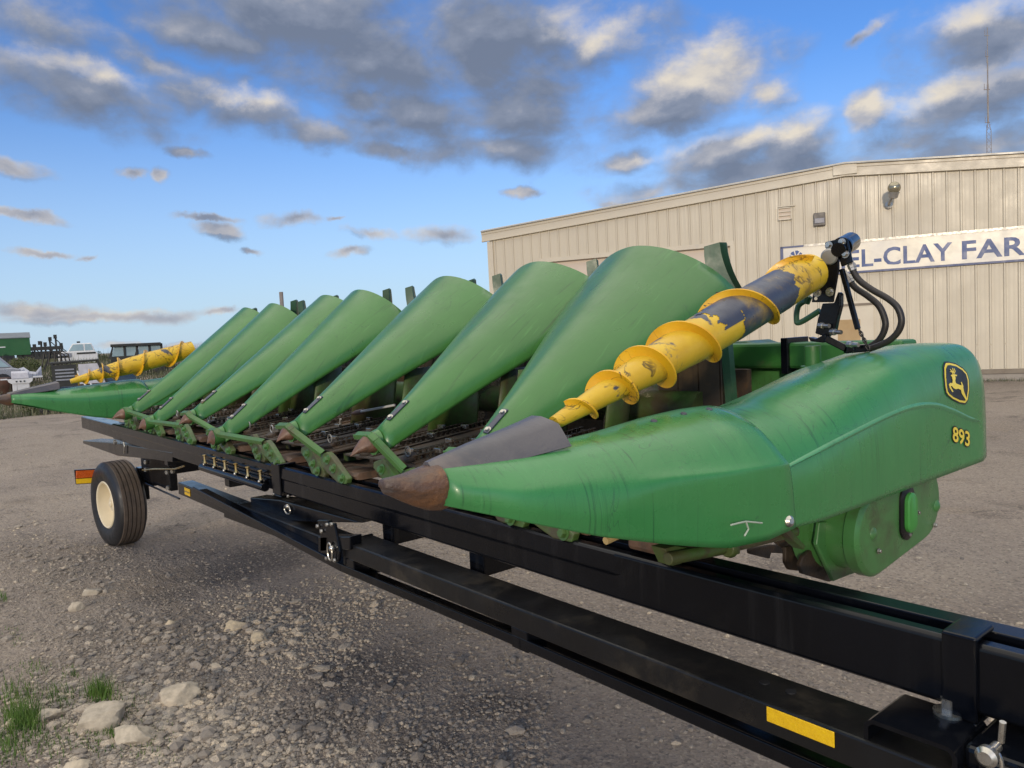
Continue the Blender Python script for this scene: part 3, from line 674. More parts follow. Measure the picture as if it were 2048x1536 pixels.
mb = MB(); mb.lathe(pq-Y1*.03, -Y1, [(0, .008), (.03, .008), (.032, .015), (.044, .016), (.05, .010)], 18); mb.tube([pq+V((.0, -.012, .0)), pq+V((.004, -.016, .035))], .005, 8)
ringp = [pq+V((-.006+.010*math.sin(a), -.02, -.038-.024*math.cos(a))) for a in [k*math.pi/6 for k in range(13)]]
mb.tube(ringp, .0035, 8); mb.build('hitch_pin', 'zinc', cart)
# mid bracket with linch pins
mb = MB()
P = lambda x, y, Y=TY-.012: ony(x, y, Y)
mb.prism([P(634, 1040), P(655, 1040), P(663, 1075), P(652, 1108), P(640, 1106), P(640, 1075)], Y1*.02)
mb.prism([P(652, 1046, TY-.02), P(668, 1046, TY-.02), P(679, 1105, TY-.02), P(676, 1123, TY-.02), P(668, 1126, TY-.02), P(661, 1122, TY-.02), P(651, 1060, TY-.02)], Y1*.012)
mb.prism([P(636, 1073), P(700, 1073), P(700, 1100), P(636, 1104)], Y1*.05)
brk = mb.build('support_bracket', 'black', cart, smooth=False, bevel=.004)
mb = MB(); mb.prism([ony(500, 995, BY), ony(560, 1000, BY), ony(690, 1036, BY), ony(725, 1046, BY), ony(640, 1044, BY), ony(560, 1042, BY), ony(505, 1025, BY)], Y1*.09); mb.build('support_plate', 'black', cart, smooth=False, bevel=.004)
for (x, y, Y) in ((576, 1013, BY-.004), (664, 1097, TY-.026)):
    c = ony(x, y, Y); mb = MB(); mb.sphere(c, .013, 8)
    ring = [c+V((-.012 if x > 600 else .0, -.004, -.014))+V((.028*math.cos(a)*(1.2 if x < 600 else .7), 0, .026*math.sin(a)*(.8 if x < 600 else 1.3))) for a in [k*math.pi/8 for k in range(17)]]
    mb.tube(ring, .0038, 7); mb.build('linch_pin', 'zinc', cart)
each('plate_bolt', 'zinc', cart, [(x, y, Y) for x, y, Y in ((549, 988, BY-.005), (578, 992, BY-.005), (637, 1052, TY-.014), (656, 1049, TY-.022), (645, 1062, TY-.014), (655, 1116, TY-.014), (671, 1120, TY-.022), (665, 1048, TY-.022))], lambda mb, x, y, Y: mb.bolt(ony(x, y, Y), -Y1, .008, .008, False))
# cross members under the header to the rear beam and the far rail
each('cross_member', 'black', cart, [-2.62, -2.05, -4.4, -5.6], lambda mb, x: mb.box((x, BY+.03, .965), (x+.08, 3.0, 1.043)), smooth=False, bevel=.005)
each('gusset', 'black', cart, [-2.35, -1.78], lambda mb, x: mb.prism([V((x, BY+.15, 1.043)), V((x+.25, BY+.4, .95)), V((x+.33, BY+.4, .95)), V((x+.1, BY+.15, 1.043))], V((0, .02, 0))), smooth=False, bevel=.005)
mb = MB(); mb.box((-8.2, 2.62, BB), (-1.55, 2.73, BT-.006)); mb.build('rear_beam', 'black', cart, smooth=False, bevel=.006)
# rear shelf, axle and rail
mb = MB(); mb.prism([ony(166, 881, BY), ony(230, 886, BY), ony(345, 905, BY), ony(345, 924, BY), ony(300, 918, BY), ony(236, 912, BY), ony(166, 887, BY)], Y1*.16); mb.build('rear_shelf', 'black', cart, smooth=False, bevel=.004)
mb = MB(); c = ony(246, 892, BY-.012); mb.tube([c+V((.0, 0, .02)), c+V((.03, 0, .03)), c+V((.05, 0, .0)), c+V((.03, 0, -.03)), c+V((.02, 0, -.06))], .006, 7); mb.lathe(ony(233, 884, BY-.01), -Y1, [(0, .02), (.02, .02)], 8); mb.build('hitch_clip', 'zinc', cart)
AX = -7.55
mb = MB(); mb.box((AX-.06, 1.72, .60), (AX+.06, 3.35, .70)); mb.box((AX-.03, 1.68, .40), (AX+.03, 1.80, .60)); mb.box((AX+.061, 1.74, .60), (AX+.95, 1.80, .90)); mb.box((AX+.1, 1.80, .70), (AX+.3, 1.95, BB)); mb.box((AX+.1, 2.9, .70), (AX+.3, 3.05, BB)); mb.box((AX+.3, 1.70, .585), (AX+1.3, 1.715, .60))
axo = mb.build('axle_frame', 'black', cart, smooth=False, bevel=.006)
each('axle_bolt', 'zinc', axo, [(294, 924), (294, 939), (337, 944), (348, 942), (339, 975)], lambda mb, x, y: mb.bolt(ony(x, y, 1.74), V((.5, -1, 0)), .020, .02, False))
mb = MB(); mb.box((-5.78, 1.575, .715), (-4.62, 1.68, .800)); mb.prism([V((-4.80, 1.572, .80)), V((-4.62, 1.572, .80)), V((-4.0, 1.572, .84)), V((-4.0, 1.572, .72)), V((-4.80, 1.572, .70))], V((0, -.01, 0)))
rl_ = mb.build('side_rail', 'black', cart, smooth=False, bevel=.005)
mb = MB(); mb.box((-5.62, 1.5715, .735), (-5.50, 1.574, .785)); mb.build('reflector_strip', 'reflector', rl_, smooth=False)
mb = MB(); mb.box((-5.62, 1.5690, .757), (-5.50, 1.5712, .762)); mb.build('reflector_line', 'bronze', rl_, smooth=False)
mb = MB(); mb.tube([ony(285, 940, 1.72), ony(310, 938, 1.70), ony(350, 938, 1.66), ony(368, 932, 1.60)], .007, 6); mb.build('brake_line', 'brass', cart)
# tail lamp board
tl = MB(); tp = [onx(149, 940, -8.0), onx(205, 937, -8.0), onx(205, 966, -8.0), onx(152, 969, -8.0)]
tl.prism(tp, V((-.03, 0, 0))); tlo = tl.build('tail_lamp', 'black', cart, smooth=False, bevel=.004)
mb = MB(); mb.prism([onx(152, 942, -7.985), onx(200, 939.5, -7.985), onx(200, 954, -7.985), onx(152, 957, -7.985)], V((-.014, 0, 0))); mb.build('amber_lens', 'amber', tlo, smooth=False, bevel=.004)
mb = MB(); mb.prism([onx(152, 958, -7.99), onx(200, 955, -7.99), onx(200, 965, -7.99), onx(153, 967.5, -7.99)], V((-.009, 0, 0))); mb.build('reflector_strip', 'reflector', tlo, smooth=False)
mb = MB(); mb.beam((-8.0, 1.5, .60), (-8.0, 1.8, .60), .05, .05); mb.beam((-8.02, 1.8, .60), (-7.3, 1.8, .58), .05, .06); mb.build('lamp_arm', 'black', tlo, smooth=False)
def wheel(x, y, turn):
    mb = MB(); ra = .385; w = .225
    nrm = V((math.sin(turn), -math.cos(turn), 0)); c = V((x, y, ra))-nrm*0
    side = [(-.002, .208), (.0, .225), (.012, .25), (.016, .31), (.006, .355), (-.012, .374), (-.022, .380)]
    tread = [(-.022, .380)]; k = 5; tw = w-.044
    for i in range(5):
        a = -.022-tw*i/5; b_ = -.022-tw*(i+1)/5
        tread += [(a-.004, .385), (b_+.006, .385)]
        if i < 4: tread += [(b_+.004, .374), (b_-.003, .374)]
    prof_in = [(-w+.022, .380), (-w+.010, .372), (-w-.014, .33), (-w-.014, .26), (-w, .205)]
    mb.lathe(c, -nrm, [(-t_, r_) for t_, r_ in tread], 56, False)
    trd = MB(); trd.v = mb.v; trd.f = mb.f
    body = MB(); body.lathe(c, -nrm, [(-t_, r_) for t_, r_ in side+[(-.03, .372), (-w+.03, .372)]+prof_in], 56, False)
    ty = body.build('tyre', 'tyre', cart, ang=50); trd.build('tread', 'tread', ty, ang=30)
    rim = MB(); rim.lathe(c, -nrm, [(-t_, r_) for t_, r_ in ((-.05, .03), (-.052, .06), (-.07, .09), (-.10, .13), (-.105, .165), (-.07, .182), (-.03, .188), (.0, .196), (.006, .208), (-.002, .216), (-.012, .206), (-.12, .19), (-.14, .02))], 40)
    ro = rim.build('rim', 'cream', cart, ang=40)
    hub = MB(); hub.lathe(c, nrm, [(-.06, .03), (-.04, .028), (-.035, .02), (-.034, .001)], 16)
    hub.build('hub', 'cream', ro)
wheel(-7.68, 1.46, R(7)); wheel(-7.55, 3.6, R(180))

# ---------------------------------------------------------------- corn head
HX = V((-4.3, 1.9, 1.175))
head = thing('corn_head', 'green corn harvester head with seven pointed hoods and yellow side augers on the black cart', 'corn head', HX)
TIPX = [-6.24, -5.67, -4.75, -4.27, -3.30, -2.55, -1.945]
REARX = [x-.16 for x in TIPX]
TIPY = [1.279, 1.320, 1.325, 1.330, 1.327, 1.300, 1.305]
TIPZ = [1.265, 1.223, 1.306, 1.234, 1.319, 1.329, 1.32]
YR, YF = 2.38, 1.415
UX = [-6.59, -5.925, -5.26, -4.59, -3.925, -3.255, -2.585, -1.93]        # the row units stand at an even pitch, the snouts do not
def cub(ys, f):                       # smooth curve through values at four stations along the hood
    xs = (0, .25, .6, 1); r = 0
    for i in range(4):
        w = ys[i]
        for j in range(4):
            if j != i: w *= (f-xs[j])/(xs[i]-xs[j])
        r += w
    return r
def hood_ring(k, f, nn=32):
    """cross section at fraction f from ring (0) to rear rim (1); the sides sweep back towards the rim"""
    y = lerp(YF, YR, f); xc = TIPX[k]-.16*f; dzz = (TIPZ[k]-1.318)*(1-f)
    w = cub((.048, .125, .275, .395), f); zt = cub((1.402, 1.567, 1.800, 2.072), f)+dzz; zb = cub((1.318, 1.458, 1.655, 1.825), f)+dzz
    e = lerp(2.0, 1.8, f); pts = []
    for i in range(nn+1):
        ph = math.pi*i/nn; c, s_ = math.cos(ph), math.sin(ph); h = abs(s_)**(2/e)
        pts.append(V((xc+w*math.copysign(abs(c)**(2/e), c), y+.16*f*(1-h), zb+(zt-zb)*h)))
    return pts
for k in range(7):
    mb = MB(); fr = [i/22 for i in range(23)]
    rings = [hood_ring(k, f) for f in fr]
    last = [p+V((0, .012, -.010)) for p in rings[-1]]; rings += [last]
    mb.loft(rings, closed=False, cap=False)
    ho = mb.build('hood', 'hood', head, ang=60, solid=.008)
    # rear rim returns forward as a lip, the nose piece ends in a brown casting
    xc0 = TIPX[k]; dz0 = TIPZ[k]-1.318
    ctr = V((xc0, YF, 1.358+dz0)); tipp = V((TIPX[k], TIPY[k], TIPZ[k]))
    nose = MB(); rgs = []
    mid = ctr+V((0, -.055 if k in (0, 1, 3) else -.022, -.018 if k in (0, 1, 3) else -.006))
    d = (mid-ctr)
    for q, rr in ((0, .047), (1, .045)):
        c = ctr+d*q; rgs.append([c+V((math.cos(a)*rr*1.02, 0, math.sin(a)*rr*.98)) for a in [2*math.pi*j/20 for j in range(20)]])
    nose.loft(rgs); nose.build('nose_sleeve', 'hood', ho, ang=60)
    tp = MB(); rgs = []
    for q, rr in ((0, .046), (.05, .047), (.25, .040), (.5, .028), (.75, .015), (.93, .006), (1, .002)):
        c = mid.lerp(tipp, q)+V((0, 0, .010*math.sin(math.pi*q)))
        rgs.append([c+V((math.cos(a)*rr*1.02, 0, math.sin(a)*rr*(.98 if math.sin(a) > 0 else .75))) for a in [2*math.pi*j/18 for j in range(18)]])
    tp.loft(rgs); tp.build('snout_tip', 'tip', ho, ang=60)
    # latch slot on the ridge
    lt = MB(); a, b = hood_ring(k, .05, 28), hood_ring(k, .15, 28); i = 12
    n_ = V((.25, -.6, .75)).normalized()
    lt.beam(a[i]+n_*.002, b[i]+n_*.002, .022, .008, n_); lo = lt.build('latch_plate', 'bluegrey', ho, smooth=False, bevel=.003)
    each('latch_bolt', 'zinc', ho, [.12, .85], lambda mb, q: mb.bolt(a[i].lerp(b[i], q)+n_*.005, n_, .008, .006))
    # strap round the nose to the row unit
    st = MB(); sx = xc0; z0 = dz0
    ub = UX[k+1]
    path = [V((sx-.090, 1.375, 1.384+z0)), V((sx+.020, 1.375, 1.390+z0)), V((sx+.058, 1.378, 1.372+z0)), V((ub+.175, 1.440, 1.275))]
    for p, q in zip(path, path[1:]):
        st.beam(p, q, .026, .006, (0, -.55, .83)); st.beam(p+V((0, -.010, -.010)), q+V((0, -.010, -.010)), .005, .020, (0, -.3, .95))
    st.build('nose_strap', 'strap', head, smooth=False, bevel=.002)
# row units between the snouts
for k in range(8):
    sx = UX[k]-.13; wid = .667
    ru = MB()
    def pl(pts, dy=.028, Y=1.462): ru.prism([V((sx+x, Y+(1.3-z)*-.25, z)) for x, z in pts], V((0, dy, 0)))
    sc = .95
    Lp = [(.05, 1.272), (.12, 1.292), (.17, 1.27), (.345, 1.185), (.335, 1.165), (.21, 1.172), (.14, 1.215), (.055, 1.25)]
    Rp = [(.285, 1.262), (.345, 1.278), (.40, 1.262), (.575, 1.19), (.57, 1.168), (.49, 1.166), (.31, 1.215)]
    pl([(x*sc, z) for x, z in Lp]); pl([(x*sc, z) for x, z in Rp], Y=1.452)
    for xa in (.10, .42): ru.box((sx+xa*sc, 1.64, 1.19), (sx+(xa+.06)*sc, 2.05, 1.255))
    ruo = ru.build('row_unit', 'olive', head, smooth=False, bevel=.005)
    each('plate_bolt', 'strap', ruo, [(.13, 1.252), (.21, 1.215), (.29, 1.192), (.37, 1.248), (.44, 1.218), (.535, 1.188)],
         lambda mb, x, z: mb.bolt((sx+x*sc, (1.452 if x > .25 else 1.462)+(1.3-z)*-.25, z), (0, -1, .25), .014, .014))
    for x in (.16, .40):
        sk = MB(); rg = []
        for yy, zz, hh in ((1.468, 1.180, .010), (1.485, 1.177, .026), (1.56, 1.176, .03), (1.66, 1.176, .012)):
            rg.append([V((sx+(x-.02)*sc, yy, zz)), V((sx+(x+.18)*sc, yy, zz)), V((sx+(x+.17)*sc, yy, zz+hh)), V((sx+(x-.01)*sc, yy, zz+hh))])
        sk.loft(rg); sk.build('skid_shoe', 'skid', ruo, ang=30)
    for x in (.14, .50):
        ch = MB(); cxx = sx+x*sc+.03
        loop = []
        for q in range(24):
            yy = 1.57+q*.026; loop.append((V((cxx-.035, yy, 1.288+q*.0022)), 0)); 
        for q in range(24):
            yy = 1.57+q*.026; loop.append((V((cxx+.035, yy, 1.288+q*.0022)), 1))
        for p, s_ in loop:
            ch.box(p+V((-.007, -.0045, -.009)), p+V((.007, .0045, .013)))
        cl = ch; cl.use(1)
        for s_ in (-.035, .035):
            for zz in (-.010, .010): cl.beam((cxx+s_, 1.55, 1.287+zz), (cxx+s_, 2.19, 1.341+zz), .016, .003)
        cl.box((cxx-.026, 1.56, 1.272), (cxx+.026, 2.2, 1.284)); cl.beam((cxx-.06, 1.53, 1.26), (cxx-.06, 2.2, 1.32), .03, .03); cl.beam((cxx+.06, 1.53, 1.26), (cxx+.06, 2.2, 1.32), .03, .03)
        cl.build('gathering_chain', ('chain', 'dark'), ruo, smooth=False)
        for q in (2, 9, 16):
            for s_ in (-1, 1):
                p = V((cxx+s_*.05, 1.57+q*.026+s_*.03, 1.30+q*.0022)); fg = MB(); fg.box(p-V((.022, .006, .008)), p+V((.022, .012, .010))); fg.build('chain_finger', 'silver', ruo, smooth=False, bevel=.002)
        idl = MB(); idl.lathe((cxx, 1.55, 1.278), V((0, -.35, .94)), [(0, .034), (.008, .036), (.016, .034)], 18); idl.build('idler', 'dark', ruo)
        ir = MB(); ir.tube([V((cxx-.0, 1.545, 1.312))+V((.019*math.cos(a), 0, .019*math.sin(a))) for a in [j*math.pi/8 for j in range(17)]], .003, 6); ir.build('idler_ring', 'galv', ruo)
    dk = MB()
    dk.prism([V((sx+.02, 1.52, 1.262)), V((sx+wid*.42, 1.50, 1.262)), V((sx+wid*.46, 2.25, 1.325)), V((sx+.0, 2.25, 1.325))], V((0, 0, .006)))
    dk.build('deck_plate', 'dark', ruo, smooth=False); dk = MB()
    dk.prism([V((sx+wid*.58, 1.50, 1.262)), V((sx+wid*.98, 1.52, 1.262)), V((sx+wid, 2.25, 1.325)), V((sx+wid*.54, 2.25, 1.325))], V((0, 0, .006)))
    dk.build('deck_plate', 'dark', ruo, smooth=False)
# curved liners under the hoods, in front of the trough
for k in range(7):
    for sgn in (-1, 1):
        mb = MB(); xc = REARX[k]+sgn*.13; pts = []
        rg = []
        for q in range(9):
            a = q/8*math.pi*.5; rg.append([V((xc+sgn*(.02+.10*math.sin(a)), 2.02+.20*math.cos(a)-.12, 1.30)), V((xc+sgn*(.02+.10*math.sin(a)), 2.02+.20*math.cos(a)-.06, 1.60))])
        mb.loft(rg, closed=False, cap=False); mb.build('hood_liner', 'olive', head, ang=60, solid=.006)
# trough, cross auger and back sheet
mb = MB(); rg = []
for x in (-7.35, -1.74):
    rg.append([V((x, 2.20, 1.30)), V((x, 2.28, 1.22)), V((x, 2.42, 1.20)), V((x, 2.55, 1.26)), V((x, 2.60, 1.40)), V((x, 2.60, 1.56)), V((x, 2.63, 1.56)), V((x, 2.63, 1.20)), V((x, 2.5, 1.177)), V((x, 1.56, 1.177)), V((x, 1.56, 1.19)), V((x, 2.2, 1.20))])
mb.loft(rg); mb.build('trough', 'dark', head, smooth=False)
mb = MB(); mb.lathe((-7.2, 2.40, 1.42), X1, [(0, .07), (5.4, .07)], 20); cao = mb.build('cross_auger', 'olive', head)
mb = MB()
for sgn, xa, xb in ((1, -7.0, -4.6), (-1, -3.9, -1.75)):
    rg = []; n = int(abs(xb-xa)/.5*24)
    for i in range(n+1):
        x = lerp(xa, xb, i/n); a = sgn*2*math.pi*(x-xa)/.5
        u = V((0, math.cos(a), math.sin(a))); c = V((x, 2.40, 1.42))
        rg.append([c+u*.06-X1*.002, c+u*.165-X1*.002, c+u*.165+X1*.002, c+u*.06+X1*.002])
    mb = MB(); mb.loft(rg); mb.build('flighting', 'silver', cao, ang=50)
mb = MB(); x = -7.3
rg = []
while x < -2.3:
    for dx, dy in ((0, 0), (.07, 0), (.075, .016), (.085, .016), (.09, 0)): rg.append([V((x+dx, 2.60+dy, 1.26)), V((x+dx, 2.72+dy, 1.70))])
    x += .09
mb.loft(rg, closed=False, cap=False); mb.build('back_sheet', 'sheet', head, smooth=False, solid=.006)
# ribbed end sheet beside the last hood, with its flange
mb = MB(); rg = []; x = -2.30
while x < -1.72:
    for dx, dy in ((0, 0), (.078, .010), (.083, .024), (.093, .024), (.098, .0)): rg.append([V((x+dx, 2.40+dy, 1.24)), V((x+dx, 2.40+dy, 1.86))])
    x += .098
mb.loft(rg, closed=False, cap=False); es = mb.build('end_sheet', 'sheet', head, smooth=False, solid=.005)
mb = MB(); p = [ony(1441, 690, 2.39), ony(1455, 676, 2.39), ony(1467, 816, 2.39), ony(1452, 816, 2.39)]; mb.prism(p, Y1*.03); mb.build('sheet_flange', 'fin', es, smooth=False)
# deflector fins standing above the back sheet
for px, w_, py, lean in ((1430, 54, 490, 1), (1183, 30, 522, 1), (992, 26, 551, .9), (817, 26, 575, .8), (771, 24, 580, -.6), (667, 30, 593, -.8), (600, 22, 603, .6), (586, 26, 602, -.8), (505, 18, 618, -.6), (940, 16, 561, -.6)):
    Y = 2.56; c = ony(px, py, Y); s_ = 1 if lean > 0 else -1
    mb = MB(); rg = []; hw_ = w_/2/F_PX*(c-EYE).dot(CF)
    for q in range(9):
        tq = q/8; off = -.16*tq*tq*lean*-1; dzq = -.30*tq
        cc = c+V((off*.9, .0, dzq)); ww = hw_*(1+.35*tq)
        rg.append([cc+V((-ww, 0, 0)), cc+V((0, .03+.03*tq, .012)), cc+V((ww, .0, .004)), cc+V((ww*.9, .012, .0)), cc+V((0, .042+.03*tq, .004)), cc+V((-ww*.9, .012, 0))])
    mb.loft(rg); mb.build('deflector_fin', 'fin', head, ang=50)
mb = MB(); a = ony(562, 584, 2.7); mb.tube([a, a-Z1*.45], .018, 8); mb.build('marker_post', 'mastgrey', head)
# back beam behind the head with its clamp, box and side plate
mb = MB(); mb.box((-7.3, 2.72, 1.555), (-1.20, 2.84, 1.655)); bbm = mb.build('back_beam', 'green', head, smooth=False, bevel=.012)
mb = MB(); p0_ = ony(1580, 726, 2.72); mb.box((p0_.x-.03, 2.705, 1.535), (p0_.x+.0, 2.86, 1.675)); mb.build('beam_clamp', 'black', bbm, smooth=False, bevel=.003)
mb = MB(); mb.prism([V((-2.2, 2.80, 1.30)), V((-1.15, 2.80, 1.30)), V((-1.15, 2.80, 1.553)), V((-2.2, 2.80, 1.553))], Y1*.02); mb.prism([V((-1.66, 2.66, 1.42)), V((-1.64, 2.66, 1.42)), V((-1.32, 2.66, 1.26)), V((-1.34, 2.66, 1.24))], Y1*.12); mb.build('side_plate', 'green_clean', head, smooth=False)
mb = MB(); q = [ony(1457, 712, 2.95), ony(1457, 684, 2.95), ony(1490, 682, 2.95), ony(1512, 690, 2.95), ony(1518, 712, 2.95)]; mb.prism(q, Y1*.2); mb.build('valve_box', 'fin', head, smooth=False, bevel=.01)

# end dividers -----------------------------------------------------------------
# body sections at depth Y: (bottom z, outer x, shoulder x/z, ridge x/z) measured from the right hand one; 'o' runs outward (+)
FY = [.735, .85, 1.00, 1.15, 1.30, 1.42, 1.475, 1.49]
def divider(side, xc):
    """side +1: the near, right hand divider; -1: its mirror image at the far left end"""
    dzl = -.05 if side < 0 else 0; ky, kz = (1.27, 1.15) if side < 0 else (1, 1)       # the far one sits a little lower and longer
    def T(o, y, z): return V((xc+side*o*kz, .73+(y-.73)*ky, 1.49+(z-1.49)*kz+dzl))
    # o = offset outward from the divider centre line
    secs = {  # y: [(o,z) ...] from the inner bottom over the ridge to the outer bottom
        .735: [(-.078, 1.465), (-.080, 1.490), (-.068, 1.512), (-.040, 1.522), (-.014, 1.512), (-.001, 1.490), (.0, 1.470), (-.008, 1.456)],
        .85:  [(-.120, 1.430), (-.125, 1.490), (-.090, 1.514), (-.030, 1.523), (.025, 1.511), (.070, 1.480), (.082, 1.445), (.078, 1.417)],
        1.0:  [(-.145, 1.372), (-.155, 1.465), (-.105, 1.503), (-.020, 1.527), (.055, 1.513), (.105, 1.468), (.120, 1.410), (.115, 1.366)],
        1.15: [(-.165, 1.325), (-.175, 1.455), (-.115, 1.506), (-.015, 1.537), (.080, 1.521), (.132, 1.470), (.150, 1.435), (.148, 1.325)],
        1.30: [(-.175, 1.290), (-.185, 1.455), (-.120, 1.515), (-.010, 1.552), (.100, 1.528), (.166, 1.461), (.182, 1.425), (.172, 1.288)],
        1.40: [(-.178, 1.262), (-.188, 1.450), (-.120, 1.520), (.0, 1.558), (.112, 1.531), (.184, 1.457), (.197, 1.422), (.190, 1.284)],
        1.475: [(-.18, 1.255), (-.19, 1.448), (-.12, 1.520), (.01, 1.558), (.116, 1.526), (.190, 1.455), (.204, 1.420), (.205, 1.296)],
        1.495: [(-.17, 1.255), (-.18, 1.44), (-.11, 1.510), (.01, 1.548), (.110, 1.516), (.182, 1.448), (.196, 1.415), (.197, 1.30)],
    }
    def spline(pts, n=6):
        out = []
        for i in range(len(pts)-1):
            p0 = pts[max(i-1, 0)]; p1 = pts[i]; p2 = pts[i+1]; p3 = pts[min(i+2, len(pts)-1)]
            for j in range(n):
                u = j/n
                out.append(tuple(.5*((2*p1[c])+(-p0[c]+p2[c])*u+(2*p0[c]-5*p1[c]+4*p2[c]-p3[c])*u*u+(-p0[c]+3*p1[c]-3*p2[c]+p3[c])*u**3) for c in range(2)))
        out.append(pts[-1]); return out
    ys = sorted(secs); prof = {y: spline(secs[y]) for y in ys}; npt = len(prof[ys[0]])
    def sec_at(pr, yk, y):
        # smooth interpolation along the length
        yy = sorted(pr)
        return [(interp(yy, [pr[a][i][0] for a in yy], y), interp(yy, [pr[a][i][1] for a in yy], y)) for i in range(npt)]
    rings = []
    for q in range(31):
        y = lerp(ys[0], 1.475, q/30); rings.append([T(o, y+.10*max(0, (1.55-z))*smooth(1.2, 1.475, y), z) for o, z in sec_at(prof, ys, y)])
    rings.append([T(o, 1.492+.10*max(0, 1.55-z), z) for o, z in prof[1.495]])
    mb = MB(); mb.loft(rings, closed=False, cap=False)
    dv = mb.build('end_divider', 'fender', head, ang=60, solid=.006)
    # cast nose, a blunt beak with its keel cut back underneath
    mb = MB(); rg = []
    for q, rr, up, dn, zc in ((0, 1.08, .038, .044, 1.4875), (.10, 1.10, .038, .045, 1.487), (.30, 1.0, .033, .042, 1.488), (.52, .82, .024, .035, 1.493), (.74, .62, .016, .027, 1.499), (.90, .45, .012, .020, 1.503), (.98, .32, .010, .016, 1.504), (1.0, .18, .006, .010, 1.504)):
        ring = []
        for j in range(28):
            a = 2*math.pi*j/28; ca, sa = math.cos(a), math.sin(a)
            o = math.copysign(abs(ca)**.8, ca)*.041*rr; z = sa*(up if sa > 0 else dn); y = .742-.108*q+(.010*rr if sa < -.3 else 0)
            ring.append(T(o-.040, y, zc+z))
        rg.append(ring)
    mb.loft(rg); nz = mb.build('cast_nose', 'rust', dv, ang=60)
    # steel wear shield over the ridge up to the auger
    mb = MB(); rg = []
    for y, oL, oR, zt_, zb_ in ((.728, -.064, -.014, 1.527, 1.505), (.82, -.076, .004, 1.547, 1.510), (.92, -.086, .022, 1.566, 1.519), (1.000, -.094, .036, 1.581, 1.528)):
        m_ = lerp(oL, oR, .5); w_ = oR-oL; c_ = .012*(y > .99)
        rg.append([T(oL, y, zb_+.004), T(oL+w_*.10, y, zt_-.006), T(oL+w_*.30, y-c_, zt_+.003), T(oL+w_*.52, y-c_, zt_+.003), T(oL+w_*.72, y-c_*.5, zt_-.005), T(oL+w_*.80, y, zt_-.011), T(oR, y+c_*.6, zb_), T(oR-.004, y+c_*.6, zb_-.002), T(oL+w_*.76, y, zt_-.017), T(oL+w_*.5, y-c_, zt_-.004), T(oL+w_*.14, y, zt_-.012), T(oL+.004, y, zb_)])
    mb.loft(rg); mb.build('wear_shield', 'shield', dv, ang=25)
    def rivet(mb, y, i):
        o, z = sec_at(prof, ys, y)[i]; mb.lathe(T(o, y, z-.001), V((side*.35, -.1, .93)), [(0, .008), (.003, .007)], 12)
    each('push_rivet', 'bluegrey', dv, [(1.26, 20), (1.35, 20), (1.43, 20)], rivet)
    # rear fender
    fs_ = {
        1.44: [(-.17, 1.26), (-.175, 1.44), (-.115, 1.500), (.0, 1.540), (.105, 1.520), (.175, 1.445), (.193, 1.37), (.193, 1.297)],
        1.62: [(-.17, 1.25), (-.185, 1.455), (-.125, 1.515), (.01, 1.552), (.115, 1.528), (.180, 1.468), (.203, 1.39), (.203, 1.289)],
        1.80: [(-.17, 1.22), (-.19, 1.475), (-.13, 1.540), (.02, 1.588), (.125, 1.562), (.184, 1.498), (.203, 1.41), (.203, 1.288)],
        2.06: [(-.17, 1.25), (-.19, 1.515), (-.13, 1.590), (.045, 1.632), (.148, 1.607), (.190, 1.535), (.203, 1.44), (.203, 1.288)],
        2.36: [(-.17, 1.28), (-.18, 1.555), (-.125, 1.628), (.075, 1.652), (.165, 1.624), (.195, 1.555), (.204, 1.45), (.204, 1.288)],
        2.56: [(-.16, 1.30), (-.17, 1.565), (-.115, 1.636), (.10, 1.650), (.172, 1.622), (.196, 1.555), (.204, 1.45), (.204, 1.288)],
        2.62: [(-.14, 1.30), (-.15, 1.555), (-.10, 1.622), (.10, 1.628), (.160, 1.603), (.182, 1.545), (.190, 1.45), (.192, 1.292)],
        2.645: [(-.08, 1.32), (-.09, 1.52), (-.06, 1.575), (.06, 1.582), (.110, 1.562), (.130, 1.515), (.138, 1.44), (.14, 1.31)],
    }
    fy = sorted(fs_); fp = {y: spline(fs_[y]) for y in fy}
    rings = [[T(o, y, z) for o, z in sec_at(fp, fy, y)] for y in [1.44+i*.03 for i in range(38)]+[2.565, 2.58, 2.60, 2.62, 2.635, 2.645]]
    mb = MB(); mb.loft(rings, closed=False, cap=False); mb.f.append(tuple(len(mb.v)-npt+j for j in range(npt)))
    tree = BVHTree.FromPolygons(mb.v, mb.f)
    fd = mb.build('end_fender', 'fender', head, ang=60, solid=.006)
    def proj(p, off):
        h, n, i, d_ = tree.ray_cast(V((xc+side*1.0, p.y, p.z)), V((-side, 0, 0)))
        return V((h.x+side*off, p.y, p.z)) if h else V((xc+side*(.2+off), p.y, p.z))
    return dv, fd, proj, T
dvL, fdL, prL, TL = divider(-1, -7.05)
dvR, fdR, prR, TR = divider(1, -1.10)
FXP = -.897
def fpt(px, py): return onx(px, py, FXP)
